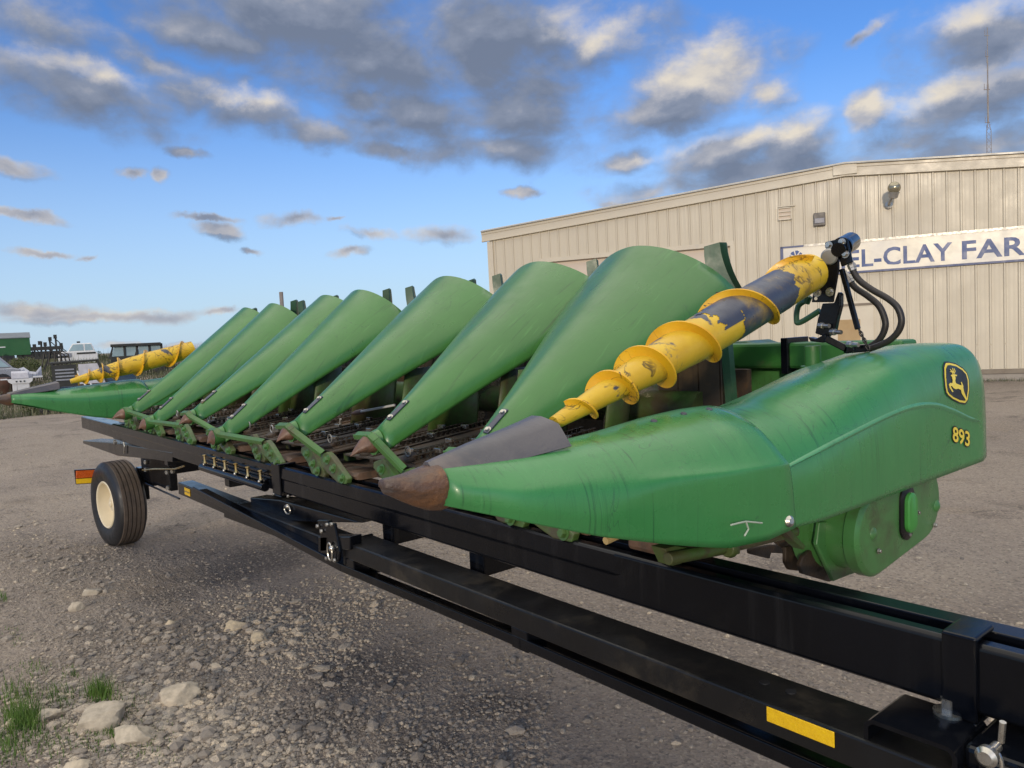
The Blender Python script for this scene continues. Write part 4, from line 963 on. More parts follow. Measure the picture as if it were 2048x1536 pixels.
# moulded stripe
def stripe(points, w0, name, mat, off):
    n = 60; mb = MB(); rg = []
    pts = []
    for i in range(len(points)-1):
        p0 = points[max(i-1, 0)]; p1 = points[i]; p2 = points[i+1]; p3 = points[min(i+2, len(points)-1)]
        for j in range(10):
            u = j/10; pts.append(tuple(.5*((2*p1[c])+(-p0[c]+p2[c])*u+(2*p0[c]-5*p1[c]+4*p2[c]-p3[c])*u*u+(-p0[c]+3*p1[c]-3*p2[c]+p3[c])*u**3) for c in range(3)))
    pts.append(points[-1])
    for i, (px, py, w) in enumerate(pts):
        a = fpt(px, py-w/2); b = fpt(px, py+w/2)
        rg.append([prR(a, -.001), prR(lerp(a, b, .25), off), prR(lerp(a, b, .55), off), prR(b, -.001)])
    mb.loft(rg, closed=False, cap=False); return mb.build(name, mat, fdR, ang=60)
stripe([(1564, 948, 5), (1620, 917, 10), (1700, 874, 12), (1780, 833, 12), (1830, 814, 13), (1870, 811, 14), (1905, 822, 13), (1935, 836, 11), (1956, 842, 5)], 0, 'moulded_stripe', 'molding', .005)
# emblem and number decals lie on the fender
def decal(polys, mat, name, off, parent):
    mb = MB()
    for poly in polys:
        P_ = [fpt(*q) for q in poly]
        tris = tessellate_polygon([[V((p.y, p.z, 0)) for p in P_]])
        k = len(mb.v); mb.v += [prR(p, off) for p in P_]; mb.f += [tuple(k+i for i in tr) for tr in tris]
    return mb.build(name, mat, parent, smooth=False)
def c7(pts): return [(1648+x/5.12, 500+y/5.12) for x, y in pts]
outer = [(1314, 1143), (1345, 1140), (1405, 1158), (1462, 1205), (1494, 1256), (1500, 1330), (1490, 1440), (1468, 1545), (1440, 1582), (1380, 1572), (1310, 1535), (1266, 1495), (1250, 1465), (1248, 1400), (1262, 1290), (1285, 1190)]
cx_, cy_ = sum(p[0] for p in outer)/len(outer), sum(p[1] for p in outer)/len(outer)
shrink = lambda f: [(cx_+(x-cx_)*f, cy_+(y-cy_)*f) for x, y in outer]
em = decal([c7(outer)], 'decal_black', 'emblem', .0022, fdR)
decal([c7(shrink(.93))], 'decal_yellow', 'emblem_border', .0030, em)
decal([c7(shrink(.83))], 'decal_black', 'emblem_field', .0037, em)
deer = [[(1285, 1375), (1300, 1362), (1322, 1362), (1330, 1330), (1330, 1297), (1320, 1285), (1336, 1274), (1352, 1270), (1382, 1280), (1378, 1290), (1360, 1294), (1362, 1312), (1352, 1340), (1356, 1366), (1386, 1380), (1408, 1386), (1404, 1352), (1412, 1350), (1424, 1392), (1420, 1412), (1425, 1450), (1452, 1535), (1440, 1540), (1400, 1470), (1395, 1432), (1370, 1420), (1345, 1425), (1325, 1415), (1310, 1390), (1300, 1400), (1320, 1450), (1308, 1455), (1288, 1410)],
        [(1344, 1273), (1338, 1252), (1322, 1248), (1324, 1241), (1342, 1244), (1352, 1271)], [(1340, 1246), (1328, 1222), (1334, 1218), (1350, 1244), (1354, 1262)],
        [(1350, 1250), (1352, 1208), (1359, 1207), (1360, 1250), (1356, 1268)], [(1358, 1262), (1368, 1240), (1366, 1215), (1373, 1213), (1376, 1242), (1362, 1268)]]
decal([c7(p) for p in deer], 'decal_yellow', 'emblem_deer', .0045, em)
def number(off, bold, mat, name, parent):
    vs, fs = text_polys('893', 1.0, bold, 1.0)
    xa, xb = 0.0, 1.72; hh = .73
    mb = MB(); k = 0
    base_l, base_r, hgt = (1902, 881), (1943, 895), 30
    for v in vs:
        u = v.x/xb; w = v.y/hh
        px = lerp(base_l[0], base_r[0], u); py = lerp(base_l[1], base_r[1], u)-w*hgt
        mb.v.append(prR(fpt(px, py), off))
    mb.f += fs; return mb.build(name, mat, parent, smooth=False)
nb = number(.0022, .075, 'decal_black', 'number_outline', fdR); number(.0030, .020, 'decal_yellow', 'number', nb)
# twine caught on the divider and bolt at the seam
mb = MB(); P3 = [(1462, 1050), (1478, 1046), (1492, 1043), (1524, 1046)]
def dpt(px, py, off=.004): return onx(px, py, -.905+off)
mb.tube([dpt(*q) for q in P3], .002, 6); mb.tube([dpt(1492, 1043), dpt(1497, 1058), dpt(1489, 1072)], .002, 6); mb.build('baler_twine', 'twine', dvR)
mb = MB(); q = onx(1581, 1043, -.894); mb.lathe(q-X1*.004, V((1, -.3, .2)), [(0, .013), (.004, .012), (.009, .006)], 16); mb.build('seam_bolt', 'zinc', dvR)

# gear case cover under the fender
mb = MB(); gy0, gy1, gz0, gz1, gr = 1.915, 2.185, 1.192, 1.226, .105
def stadium(x, r, n=14):
    d = V((0, gy1-gy0, gz1-gz0)).normalized(); u = V((0, -d.z, d.y)); out = []
    for i in range(n+1):
        a = -math.pi/2+math.pi*i/n; out.append(V((x, gy1, gz1))+(d*math.cos(a)+u*math.sin(a))*r)
    for i in range(n+1):
        a = math.pi/2+math.pi*i/n; out.append(V((x, gy0, gz0))+(d*math.cos(a)+u*math.sin(a))*r)
    return out
mb.loft([stadium(-1.085, gr+.014), stadium(-1.06, gr+.014), stadium(-1.057, gr+.004), stadium(-1.04, gr+.004), stadium(-1.037, gr-.006), stadium(-.955, gr-.006), stadium(-.950, gr+.003), stadium(-.922, gr+.003), stadium(-.914, gr-.006), stadium(-.913, gr-.010)])
gc = mb.build('gear_cover', 'green_clean', head, ang=40)
def gpt(px, py, x=-.912): return onx(px, py, x)
mb = MB(); c1, c2 = gpt(1813, 1006), gpt(1813, 1042)
def oval(x, r, l): 
    ctr = (c1+c2)/2; u = (c2-c1).normalized(); w_ = V((0, -u.z, u.y)); h = (c2-c1).length/2*l; out = []
    for i in range(13):
        a = -math.pi/2+math.pi*i/12; out.append(ctr+u*(h+math.cos(a)*r)+w_*math.sin(a)*r)
    for i in range(13):
        a = math.pi/2+math.pi*i/12; out.append(ctr+u*(-h+math.cos(a)*r)+w_*math.sin(a)*r)
    return [V((x, p.y, p.z)) for p in out]
mb.loft([oval(-.916, .042, 1.35), oval(-.908, .042, 1.35), oval(-.905, .036, 1.3)]); cp0 = mb.build('cap_seat', 'blackdirty', gc, ang=50)
mb = MB(); mb.loft([oval(-.909, .027, 1.1), oval(-.897, .027, 1.1), oval(-.893, .023, 1.05)]); mb.build('inspection_cap', 'cap', gc, ang=40)
each('cover_bolt', 'zinc', gc, [(1757, 1102), (1869, 1050), (1818, 986), (1835, 1025), (1817, 1069)], lambda mb, x, y: mb.bolt(gpt(x, y, -.909), X1, .005, .006))
each('cover_boss', 'green_clean', gc, [(1745, 1068), (1872, 1012)], lambda mb, x, y: mb.lathe(gpt(x, y, -.915), X1, [(0, .018), (.004, .016), (.008, .009), (.010, .003)], 18), ang=60)
# bracket plates and rods under the divider
mb = MB()
g1 = lambda x, y, X=-1.0: onx(x, y, X)
mb.prism([g1(1640, 1045), g1(1668, 1040), g1(1700, 1130), g1(1722, 1143), g1(1700, 1150), g1(1668, 1163), g1(1634, 1090)], X1*-.012)
mb.build('bracket_plate', 'green_clean', head, smooth=False, bevel=.003)
for X_, pl_ in ((-1.04, [(1608, 1112), (1628, 1096), (1645, 1100), (1672, 1160), (1660, 1164), (1606, 1148), (1600, 1130)]), (-1.12, [(1572, 1095), (1604, 1085), (1608, 1125), (1598, 1142), (1580, 1140), (1572, 1126)]),
                (-1.3, [(1500, 1098), (1540, 1090), (1575, 1090), (1575, 1108), (1543, 1106), (1540, 1118), (1500, 1108)]), (-1.2, [(1540, 1075), (1610, 1050), (1640, 1045), (1625, 1095), (1570, 1100)])):
    mb = MB(); mb.prism([g1(x, y, X_) for x, y in pl_], X1*-.012); mb.build('foot_plate', 'dark', head, smooth=False, bevel=.003)
mb = MB(); mb.tube([g1(1335, 1118, -1.05), g1(1440, 1098, -1.04), g1(1590, 1062, -1.02)], .014, 10); mb.prism([g1(1330, 1098, -1.06), g1(1352, 1092, -1.06), g1(1395, 1098, -1.06), g1(1410, 1106, -1.06), g1(1362, 1128, -1.06), g1(1345, 1132, -1.06)], X1*-.04); mb.lathe(g1(1452, 1096, -1.03), Y1*.9-Z1*0.1, [(0, .02), (.012, .024), (.024, .02)], 14); mb.box(g1(1462, 1088, -1.03)-V((.02, .006, .02)), g1(1462, 1088, -1.03)+V((.02, .006, .035)))
mb.prism([g1(1566, 1062, -.99), g1(1580, 1058, -.99), g1(1612, 1092, -.99), g1(1608, 1100, -.99)], X1*-.03)
mb.build('support_rod', 'olive', head, ang=40, bevel=.002)
mb = MB()
rg = [[V((x, y, z)) for x, z in ((-1.335, 1.180), (-1.17+dx, 1.180), (-1.16+dx, 1.245), (-1.33, 1.255))] for y, dx in ((1.44, -.03), (1.46, 0), (1.58, .0), (1.62, -.03))]
mb.loft(rg); mb.build('skid_shoe', 'skid', head, smooth=False, bevel=.012)
for x0_, y0_, x1_, y1_ in ((890, 1008, 960, 1022), (965, 1028, 1045, 1050), (1078, 1050, 1150, 1075)):
    a, b = ony(x0_, y0_, 1.44), ony(x1_, y1_, 1.44); mb = MB(); mb.prism([a+Z1*.03, V((b.x, b.y, b.z+.03)), V((b.x, b.y, 1.178)), V((lerp(a.x, b.x, .2), a.y, 1.178))], Y1*.16); mb.build('nose_skid', 'skid', head, smooth=False, bevel=.008)
mb = MB(); a = onx(1211, 1082, -1.05); mb.tube([a, a+V((.0, .055, .006))], .008, 8); mb.build('stalk_piece', 'stalk', head)
# rods seen between the hoods
mb = MB(); a, b = ony(722, 823, 1.85), ony(790, 810, 1.95); mb.tube([a, b], .006, 8); mb.build('gauge_rod', 'white', head)
mb = MB(); mb.lathe(ony(704, 827, 1.83), (b-a), [(0, .006), (.03, .014), (.07, .015), (.075, .008)], 10); mb.build('gauge_knob', 'tip', head)
mb = MB(); mb.tube([ony(681, 838, 1.8), ony(679, 862, 1.8), ony(674, 870, 1.8), ony(666, 872, 1.8)], .0065, 8); mb.build('bent_rod', 'galv', head)

# side augers -------------------------------------------------------------------
def auger(A, B, side, k=1.0):
    A, B = V(A), V(B); ax = (B-A); L = ax.length; ax.normalize()
    nv = V((side*.75, -.65, 0)); nv = (nv-ax*nv.dot(ax)).normalized(); uv = ax.cross(nv); uv = uv if uv.z > 0 else -uv
    rad = lambda q: k*interp([0, .1, .2, .3, .45, .6, 1], [.014, .023, .031, .043, .053, .057, .055], q)
    frad = lambda q: k*interp([0, .05, .15, .25, .4, .6, 1], [.018, .030, .046, .060, .072, .075, .070], q)
    mb = MB(); n = 40; rg = []
    for i in range(61):
        q = i/60; c = A+ax*L*q; r_ = rad(q); rg.append([c+(uv*math.cos(2*math.pi*j/n)+nv*math.sin(2*math.pi*j/n))*r_ for j in range(n)])
    mb.loft(rg); au = mb.build('side_auger', 'yellow', head, ang=60)
    tq = [.045, .155, .262, .385, .605, .915, 1.25]           # where each turn crosses the top
    fl = MB(); rg = []; N_ = 260
    for i in range(N_+1):
        turn = 6*i/N_
        q = interp(list(range(7)), tq, turn)
        if q > .965 or q < .0: continue
        a = 2*math.pi*turn; u = uv*math.cos(a)+nv*math.sin(a); c = A+ax*L*q; ri, ro = rad(q)-.004, frad(q)
        rg.append([c+u*ri-ax*.004, c+u*(ro-.003)-ax*.0018, c+u*ro-ax*.0025, c+u*(ro+.0005)+ax*.0025, c+u*(ro-.003)+ax*.0022, c+u*ri+ax*.004])
    fl.loft(rg); fl.build('flighting', 'flight', au, ang=40)
    if side < 0: return au, ax, uv, nv, L
    # scoured steel on the upper half of the tube: a band whose ragged edge follows a noise
    sc = MB(); cells = []
    nq, na = 110, 80
    for i in range(nq):
        for j in range(na):
            q0 = .46+.40*i/nq; a0 = lerp(-2.4, 3.0, j/na); qc = q0+.18/nq; 
            nz_ = noise.noise(V((q0*22, a0*2.2, side*3)))*.5+noise.noise(V((q0*70, a0*7, 2+side)))*.22
            edge = min((q0-.585)/.05, (.835-q0)/.05, (2.9-abs(a0-.3))/.35)
            if edge+nz_ > -.05 or (edge < 0 and .47 < q0 < .60 and -1.2 < a0 < 1.7 and (q0-.48)*9+nz_ > .25): cells.append((q0, q0+.40/nq, a0, a0+5.4/na))
    for q0, q1, a0, a1 in cells:
        vs = []
        for q, a in ((q0, a0), (q1, a0), (q1, a1), (q0, a1)):
            vs.append(A+ax*L*q+(uv*math.cos(a)+nv*math.sin(a))*(rad(q)+.0012))
        sc.add(vs, [(0, 1, 2, 3)])
    sc.build('scoured_patch', 'bluegrey', au, ang=60)
    return au, ax, uv, nv, L
AB, AT = onx(1108, 846, -1.16), onx(1620, 545, -1.19)
auR, axR, uvR, nvR, LR = auger(AB, AT, 1)
mir = lambda p: V((-7.05-(p.x+1.10), p.y, p.z-.055))
auger(mir(AB).lerp(mir(AT), .10), mir(AT)-Z1*.08, -1, 1.3)
# drive bracket at the top of the right auger
c0 = AT; Yb = AT.y+.045
cz = lambda x, y, d=0: ony(1520+x/3.525, 440+y/3.525, Yb+d)       # points of the bracket's own upright plane
mb = MB(); mb.lathe(c0-axR*.005, axR, [(0, .011), (.10, .011)], 14); mb.build('drive_shaft', 'rust', auR)
bq = cz(484, 262, -.022); md = (cz(640, 152, .10)-cz(575, 195, .0)).normalized()
mb = MB(); mb.lathe(bq, md, [(0, .012), (.001, .020), (.006, .024), (.012, .021), (.020, .014)], 24)
mb.prism([cz(430, 240, -.012), cz(462, 206, -.012), cz(500, 212, -.012), cz(548, 248, -.012), cz(540, 268, -.012), cz(490, 308, -.012), cz(462, 296, -.012)], V((0, .006, 0))); mb.build('flange_bearing', 'galv', auR, ang=30)
mb = MB()
mb.prism([cz(455, 164), cz(462, 154), cz(598, 122), cz(612, 132), cz(648, 298), cz(572, 330), cz(545, 236), cz(470, 208), cz(456, 196)], V((0, .010, 0)))
mb.prism([cz(476, 300, -.004), cz(553, 236, -.004), cz(555, 340, -.004), cz(514, 580, -.004), cz(362, 580, -.004), cz(376, 480, -.004)], V((0, .008, 0)))
brp = mb.build('drive_bracket', 'black', head, smooth=False, bevel=.003)
mb = MB(); pc = cz(574, 196, .012); mb.lathe(pc-md*.035, md, [(0, .020), (.034, .020)], 20); mb.build('bearing_tube', 'black', brp, ang=40)
mb = MB(); mb.lathe(pc, md, [(0, .030), (.03, .030), (.035, .0285), (.105, .0285), (.112, .024), (.114, .008)], 28); mb.build('hydraulic_motor', 'black', brp, ang=40)
each('bracket_bolt', 'zinc', brp, [(486, 178), (578, 156), (602, 241), (404, 512), (494, 507)], lambda mb, x, y: mb.bolt(cz(x, y, -.004), V((.1, -1, 0)), .0075 if y < 300 else .0085, .010))
mb = MB(); mb.lathe(cz(394, 554, -.0045), -Y1, [(0, .005), (.0008, .005)], 12); mb.build('bolt_hole', 'signwhite', brp)
mb = MB()
mb.prism([cz(438, 588), cz(520, 584), cz(548, 506), cz(566, 520), cz(566, 604), cz(540, 704), cz(522, 792), cz(466, 826), cz(386, 800), cz(404, 704)], V((0, .022, 0)))
mb.prism([cz(336, 824, -.006), cz(392, 838, -.006), cz(462, 800, -.006), cz(470, 862, -.006), cz(440, 866, -.006), cz(352, 856, -.006)], V((0, .03, 0)))
mb.build('bracket_leg', 'black', brp, smooth=False, bevel=.003)
mb = MB(); mb.beam(cz(458, 832, .005), cz(606, 906, .03), .028, .020, (0, 0, 1)); mb.beam(cz(600, 915, .03), cz(760, 900, .09), .022, .022, (0, 0, 1)); mb.prism([cz(610, 900, .0), cz(622, 858, .0), cz(640, 850, .0), cz(660, 880, .0), cz(668, 925, .0), cz(600, 945, .0)], V((0, .01, 0))); mb.build('support_bar', 'black', brp, smooth=False, bevel=.003)
each('leg_bolt', 'zinc', brp, [(452, 746), (536, 790), (655, 878)], lambda mb, x, y: mb.lathe(cz(x, y, -.006), V((.95, -.3, -.05)), [(-.018, .010), (-.004, .010), (-.003, .0065), (.020, .0065)], 8))
mb = MB(); mb.beam(cz(576, 345, .012), cz(690, 770, .012), .014, .012, (0, -1, 0)); mb.build('brace_bar', 'black', brp, smooth=False, bevel=.002)
a, b = cz(696, 768, .012), cz(765, 908, .012)
for i in range(6):
    c = lerp(a, b, (i+.5)/6); d = (b-a).normalized(); w_ = V((1, 0, 0)) if i % 2 else V((.1, -1, 0)); w_ = (w_-d*w_.dot(d)).normalized()
    mb = MB(); mb.tube([c+d*.0095*math.cos(t_)+w_*.0048*math.sin(t_) for t_ in [j*math.pi/6 for j in range(13)]], .0016, 6); mb.build('chain_link', 'hose', brp)
def curve(pts, n=8):
    out = []
    for i in range(len(pts)-1):
        p0 = pts[max(i-1, 0)]; p1 = pts[i]; p2 = pts[i+1]; p3 = pts[min(i+2, len(pts)-1)]
        for j in range(n):
            u = j/n; out.append(.5*((2*p1)+(p2-p0)*u+(2*p0-5*p1+4*p2-p3)*u*u+(3*p1-p0-3*p2+p3)*u**3))
    out.append(pts[-1]); return out
h1 = [(1702, 528), (1708, 545), (1720, 562), (1745, 580), (1775, 597), (1795, 615), (1803, 640), (1797, 662), (1780, 680), (1760, 690), (1738, 698)]
h2 = [(1695, 555), (1710, 575), (1735, 592), (1758, 612), (1770, 640), (1769, 660), (1758, 680), (1742, 692)]
for hh, yy in ((h1, Yb+.03), (h2, Yb+.06)):
    mb = MB(); mb.tube(curve([ony(x, y, yy) for x, y in hh]), .0092, 12); ho_ = mb.build('hydraulic_hose', 'hose', head)
    mb = MB(); p, q = ony(*hh[0], yy), ony(*hh[1], yy); d = (q-p).normalized(); mb.lathe(p-d*.02, d, [(0, .010), (.02, .010), (.021, .0125), (.032, .0125), (.033, .011), (.04, .011)], 8); mb.build('hose_fitting', 'galv', ho_)
mb = MB(); mb.tube(curve([ony(x, y, Yb+.05) for x, y in ((1614, 600), (1597, 612), (1593, 638), (1600, 645), (1640, 621))]), .0085, 10); mb.lathe(ony(1612, 603, Yb+.05), V((.5, 0, 1)), [(-.005, .013), (.018, .013), (.02, .008)], 10); mb.build('grab_pipe', 'fin', head)
mb = MB(); q_ = ony(1626, 738, Yb+.02); mb.lathe(q_-Z1*.06, Z1, [(0, .030), (.055, .030), (.058, .036), (.07, .036), (.072, .024), (.13, .024)], 16); mb.build('post_socket', 'green', head)

# ---------------------------------------------------------------- loose stone: big rocks one by one, gravel as stuff
def rock_mesh(r, seed, sub=3):
    bm = bmesh.new(); bmesh.ops.create_icosphere(bm, subdivisions=sub, radius=1)
    rr = random.Random(seed); off = V((rr.uniform(0, 50), rr.uniform(0, 50), rr.uniform(0, 50)))
    planes = [(V((rr.gauss(0, 1), rr.gauss(0, 1), rr.gauss(0, .8))).normalized(), rr.uniform(.55, .85)) for _ in range(9)]
    for v in bm.verts:
        p = v.co.copy()
        for n, d in planes:
            e = p.dot(n)-d
            if e > 0: p -= n*e*.97
        p *= 1+.12*noise.noise(p*2+off)+.07*noise.noise(p*5+off)+.03*noise.noise(p*14+off)
        v.co = V((p.x*r[0], p.y*r[1], p.z*r[2]))
    return bm
ROCKS = [(368, 1383, 42, 17, -.1, .5, 'largest pale limestone rock, flat topped, lying right of the grass tuft', .55),
         (195, 1432, 52, 20, .45, .55, 'long pale rock slanting up to the right below the grass tuft', .35),
         (262, 1462, 42, 15, .1, .4, 'broad flat pale rock at the front of the grassy stones', .45),
         (100, 1428, 22, 14, .2, .6, 'pointed pale rock at the edge of the green grass', .5),
         (156, 1526, 24, 14, 0, .6, 'pale rock nearest the bottom edge of the photo', .6),
         (155, 1219, 14, 9, 0, .5, 'small white stone on the gravel below the wheel', .2),
         (183, 1187, 17, 8, 0, .3, 'flat grey stone on the gravel below the wheel', .1),
         (515, 1272, 19, 10, 0, .9, 'knobbly yellow stone under the black lower tube', .95),
         (433, 1332, 13, 8, 0, .8, 'smooth oval stone above the largest pale rock', .3),
         (340, 1250, 10, 8, 0, .8, 'small tan stone standing alone on the grey gravel', .9),
         (470, 1248, 24, 10, .1, .9, 'flat yellow slab of stone under the black lower tube', 1.0)]
for i, (px, py, rx, rz, tw, q, lab, tint) in enumerate(ROCKS):
    p = onz(px, py+rz*.7, 0); p.z = gz(p.x, p.y); dist = (p-EYE).length; sx = rx/F_PX*dist; sz = rz/F_PX*dist*1.35
    bm = rock_mesh((sx, sx*.72, sz), i*13+5, 4); me = bpy.data.meshes.new('rock'); 
    bm.to_mesh(me); bm.free(); me.materials.append(MT['rock'])
    at = me.attributes.new('tint', 'FLOAT', 'POINT'); at.data.foreach_set('value', [tint]*len(me.vertices))
    for f in me.polygons: f.use_smooth = True
    me.set_sharp_from_angle(angle=R(28))
    o = bpy.data.objects.new('rock', me); COL.objects.link(o); o.location = p+V((0, 0, sz*.12)); o.rotation_euler = (0, tw*-.3, math.pi/2-YAW+tw)
    tag(o, lab, 'rock', 'pale rocks on the gravel')
# smaller blocks of the rubble, each its own stone
# gravel
ico = bmesh.new(); bmesh.ops.create_icosphere(ico, subdivisions=1, radius=1); IV = [v.co.copy() for v in ico.verts]; IF = [tuple(v.index for v in f.verts) for f in ico.faces]; ico.free()
oct_v = [V(p) for p in ((1, 0, 0), (-1, 0, 0), (0, 1, 0), (0, -1, 0), (0, 0, 1), (0, 0, -1))]; oct_f = [(0, 2, 4), (2, 1, 4), (1, 3, 4), (3, 0, 4), (2, 0, 5), (1, 2, 5), (3, 1, 5), (0, 3, 5)]
gv, gf, gt = [], [], []
def stone(p, r, tint, big):
    k = len(gv); src, fc = (IV, IF) if big else (oct_v, oct_f)
    a = rng.uniform(0, 6.28); ca, sa = math.cos(a), math.sin(a); sx, sy, sz = r*rng.uniform(.8, 1.35), r*rng.uniform(.6, 1), r*rng.uniform(.4, .75)
    for v in src:
        j = 1+rng.uniform(-.22, .22); x, y, z = v.x*sx*j, v.y*sy*j, v.z*sz*j
        gv.append((p.x+x*ca-y*sa, p.y+x*sa+y*ca, p.z+z)); gt.append(tint)
    gf.extend(tuple(i+k for i in f) for f in fc)
PATCH = [(330, 1440, 260, 110, 1.0, .62), (560, 1260, 170, 80, .9, .85), (120, 1130, 160, 60, .8, .45), (330, 1300, 260, 90, .8, .35), (700, 1200, 120, 60, .55, .95), (430, 1500, 260, 70, .8, .6), (80, 1080, 120, 40, .6, .5), (560, 1450, 200, 90, .5, .35)]
cnt = 0
while cnt < 42000:
    px, py = rng.uniform(-60, 1100), 1010+(1560-1010)*rng.random()**.85
    w, tint = .16, .38
    for cx, cy, rx, ry, s_, tn in PATCH:
        g_ = s_*math.exp(-(((px-cx)/rx)**2+((py-cy)/ry)**2)*1.1)
        if g_ > w: w, tint = g_, tn
    if rng.random() > w: continue
    p = onz(px, py, 0); p.z = gz(p.x, p.y); u = rng.random()
    r = .0040+.011*u**4+(.032*rng.random()**2 if rng.random() < .075*w else 0)
    stone(p+V((0, 0, r*.15)), r, min(1, max(0, rng.gauss(tint, .24))), r > .009); cnt += 1
for _ in range(9000):
    px, py = rng.uniform(-50, 2100), rng.uniform(850, 1500); p = onz(px, py, 0)
    if p.y < .3: continue
    p.z = gz(p.x, p.y); r = .004+.014*rng.random()**6; stone(p, r*(1+.03*(p-EYE).length), min(1, max(0, rng.gauss(.45, .25))), r > .010)
g = tinted('gravel', 'gravel', gv, gf, gt); g['kind'] = 'stuff'
# grass among the stones
wv, wf, wt = [], [], []
def blade(p, h, w, lean, tint, seg=3):
    k = len(wv); a = rng.uniform(0, 6.28); d = V((math.cos(a), math.sin(a), 0)); s_ = V((-d.y, d.x, 0)) if rng.random() < .5 else rt0
    for i in range(seg+1):
        q = i/seg; c = p+V((0, 0, h*q))+d*lean*q*q; ww = w*(1-q*.9)
        wv.extend([tuple(c-s_*ww), tuple(c+s_*ww)]); wt.extend([tint, tint])
    for i in range(seg): wf.append((k+2*i, k+2*i+1, k+2*i+3, k+2*i+2))
def clear(): wv.clear(); wf.clear(); wt.clear()
for cx, cy, n, sp, h in ((200, 1392, 260, 26, .085), (45, 1450, 420, 40, .075), (120, 1400, 120, 40, .045), (210, 1468, 260, 50, .028), (30, 1400, 240, 60, .045), (230, 1410, 160, 55, .03), (300, 1475, 160, 60, .022), (10, 1500, 260, 60, .05), (100, 1480, 160, 70, .03), (70, 1345, 60, 30, .03), (145, 1352, 40, 20, .03), (0, 1205, 60, 14, .05), (20, 1280, 40, 40, .02)):
    for _ in range(n):
        p = onz(rng.gauss(cx, sp*.5), rng.gauss(cy, sp*.3), 0); p.z = gz(p.x, p.y)
        blade(p, h*rng.uniform(.5, 1.3), .0022, h*rng.uniform(.1, .6), min(1, max(0, rng.gauss(.42, .22))))
g = tinted('grass', 'grass', list(wv), list(wf), list(wt)); g['kind'] = 'stuff'
clear()
# dry weeds on the bank far left
for _ in range(70000):
    x = -29-40*rng.random()**1.15; y = rng.uniform(1.0, 30) if rng.random() < .9 else rng.uniform(-6, 30)
    if y > -x*.62+2: continue
    if x > -30.5+noise.noise(V((y*.4, 0, 0)))*2: continue
    if rng.random() < .12+.7*noise.noise(V((x*.25, y*.4, 2))): continue
    h = rng.uniform(.15, .50)*(1+.8*(rng.random() < .05)); blade(V((x, y, gz(x, y)-.03)), h, rng.uniform(.008, .022), rng.uniform(.02, .22), min(1, max(0, rng.gauss(.40+.35*noise.noise(V((x*.2, y*.3, 7))), .22))), 2)
# small weeds along the foot of the building
for _ in range(900):
    s_ = rng.uniform(-1.5, 3); p = wl(s_, 0, rng.uniform(.05, .5)); blade(p, rng.uniform(.03, .12), .006, .05, rng.uniform(.2, .9), 2)
g = tinted('weeds', 'weeds', list(wv), list(wf), list(wt)); g['kind'] = 'stuff'
clear()

# ---------------------------------------------------------------- things in the distance, left
def at(px, dist, z=None):
    p = ondist(px, 740, dist); p.z = gz(p.x, p.y); return p
def frame(p):                      # local axes that face the viewer: r to the right, f away
    f = V((p.x, p.y, 0)).normalized(); return V((f.y, -f.x, 0)), f
def lbox(mb, p, r, f, a, b):       # box from local (right, away, up) corner a to b
    c = V(((a[0]+b[0])/2, (a[1]+b[1])/2, (a[2]+b[2])/2)); h = [abs(b[i]-a[i])/2 for i in range(3)]
    return mb.obox(p+r*c.x+f*c.y+Z1*c.z, (r, f, Z1), h)
def lp(p, r, f, x, y, z): return p+r*x+f*y+Z1*z
# gas grill
p = at(40, 40); r, f = frame(p); gr_ = thing('gas_grill', 'white gas grill with side shelves standing at the edge of the weeds', 'grill', p)
mb = MB(); lbox(mb, p, r, f, (-.33, -.22, .05), (.30, .22, .68)); mb.build('cabinet', 'white', gr_, smooth=False, bevel=.02)
mb = MB(); mb.prism([lp(p, r, f, -.5, -.27, .86), lp(p, r, f, .45, -.27, .86), lp(p, r, f, .42, -.27, .74), lp(p, r, f, .32, -.27, .66), lp(p, r, f, -.36, -.27, .66), lp(p, r, f, -.46, -.27, .74)], f*.5); mb.build('firebox', 'white', gr_, smooth=False)
mb = MB(); mb.prism([lp(p, r, f, -.34, -.25, .87), lp(p, r, f, -.34, .2, .87), lp(p, r, f, -.34, .18, 1.12), lp(p, r, f, -.34, .0, 1.2), lp(p, r, f, -.34, -.2, 1.12)], r*.64); mb.build('lid', 'sheetwhite', gr_, smooth=False, bevel=.02)
each('side_shelf', 'white', gr_, [(-.75, -.5, .84), (.45, .82, .88)], lambda mb, x0_, x1_, z_: lbox(mb, p, r, f, (x0_, -.2, z_), (x1_, .2, z_+.05)), smooth=False)
mb = MB()
for x in (-.17, -.02, .12): mb.lathe(lp(p, r, f, x, -.275, .75), -f, [(0, .035), (.03, .03)], 10)
mb.build('knob', 'machine', gr_)
# rusty barrel shaped thing at the very left
p = at(2, 41); r, f = frame(p); o = MB(); o.lathe(p, Z1, [(0, .42), (.05, .45), (.4, .43), (.43, .45), (.8, .43), (.85, .40), (.86, .02)], 18); tag(o.build('rusty_drum', 'brown', ang=40), 'rusty brown drum beside the white grill at the left edge', 'drum')
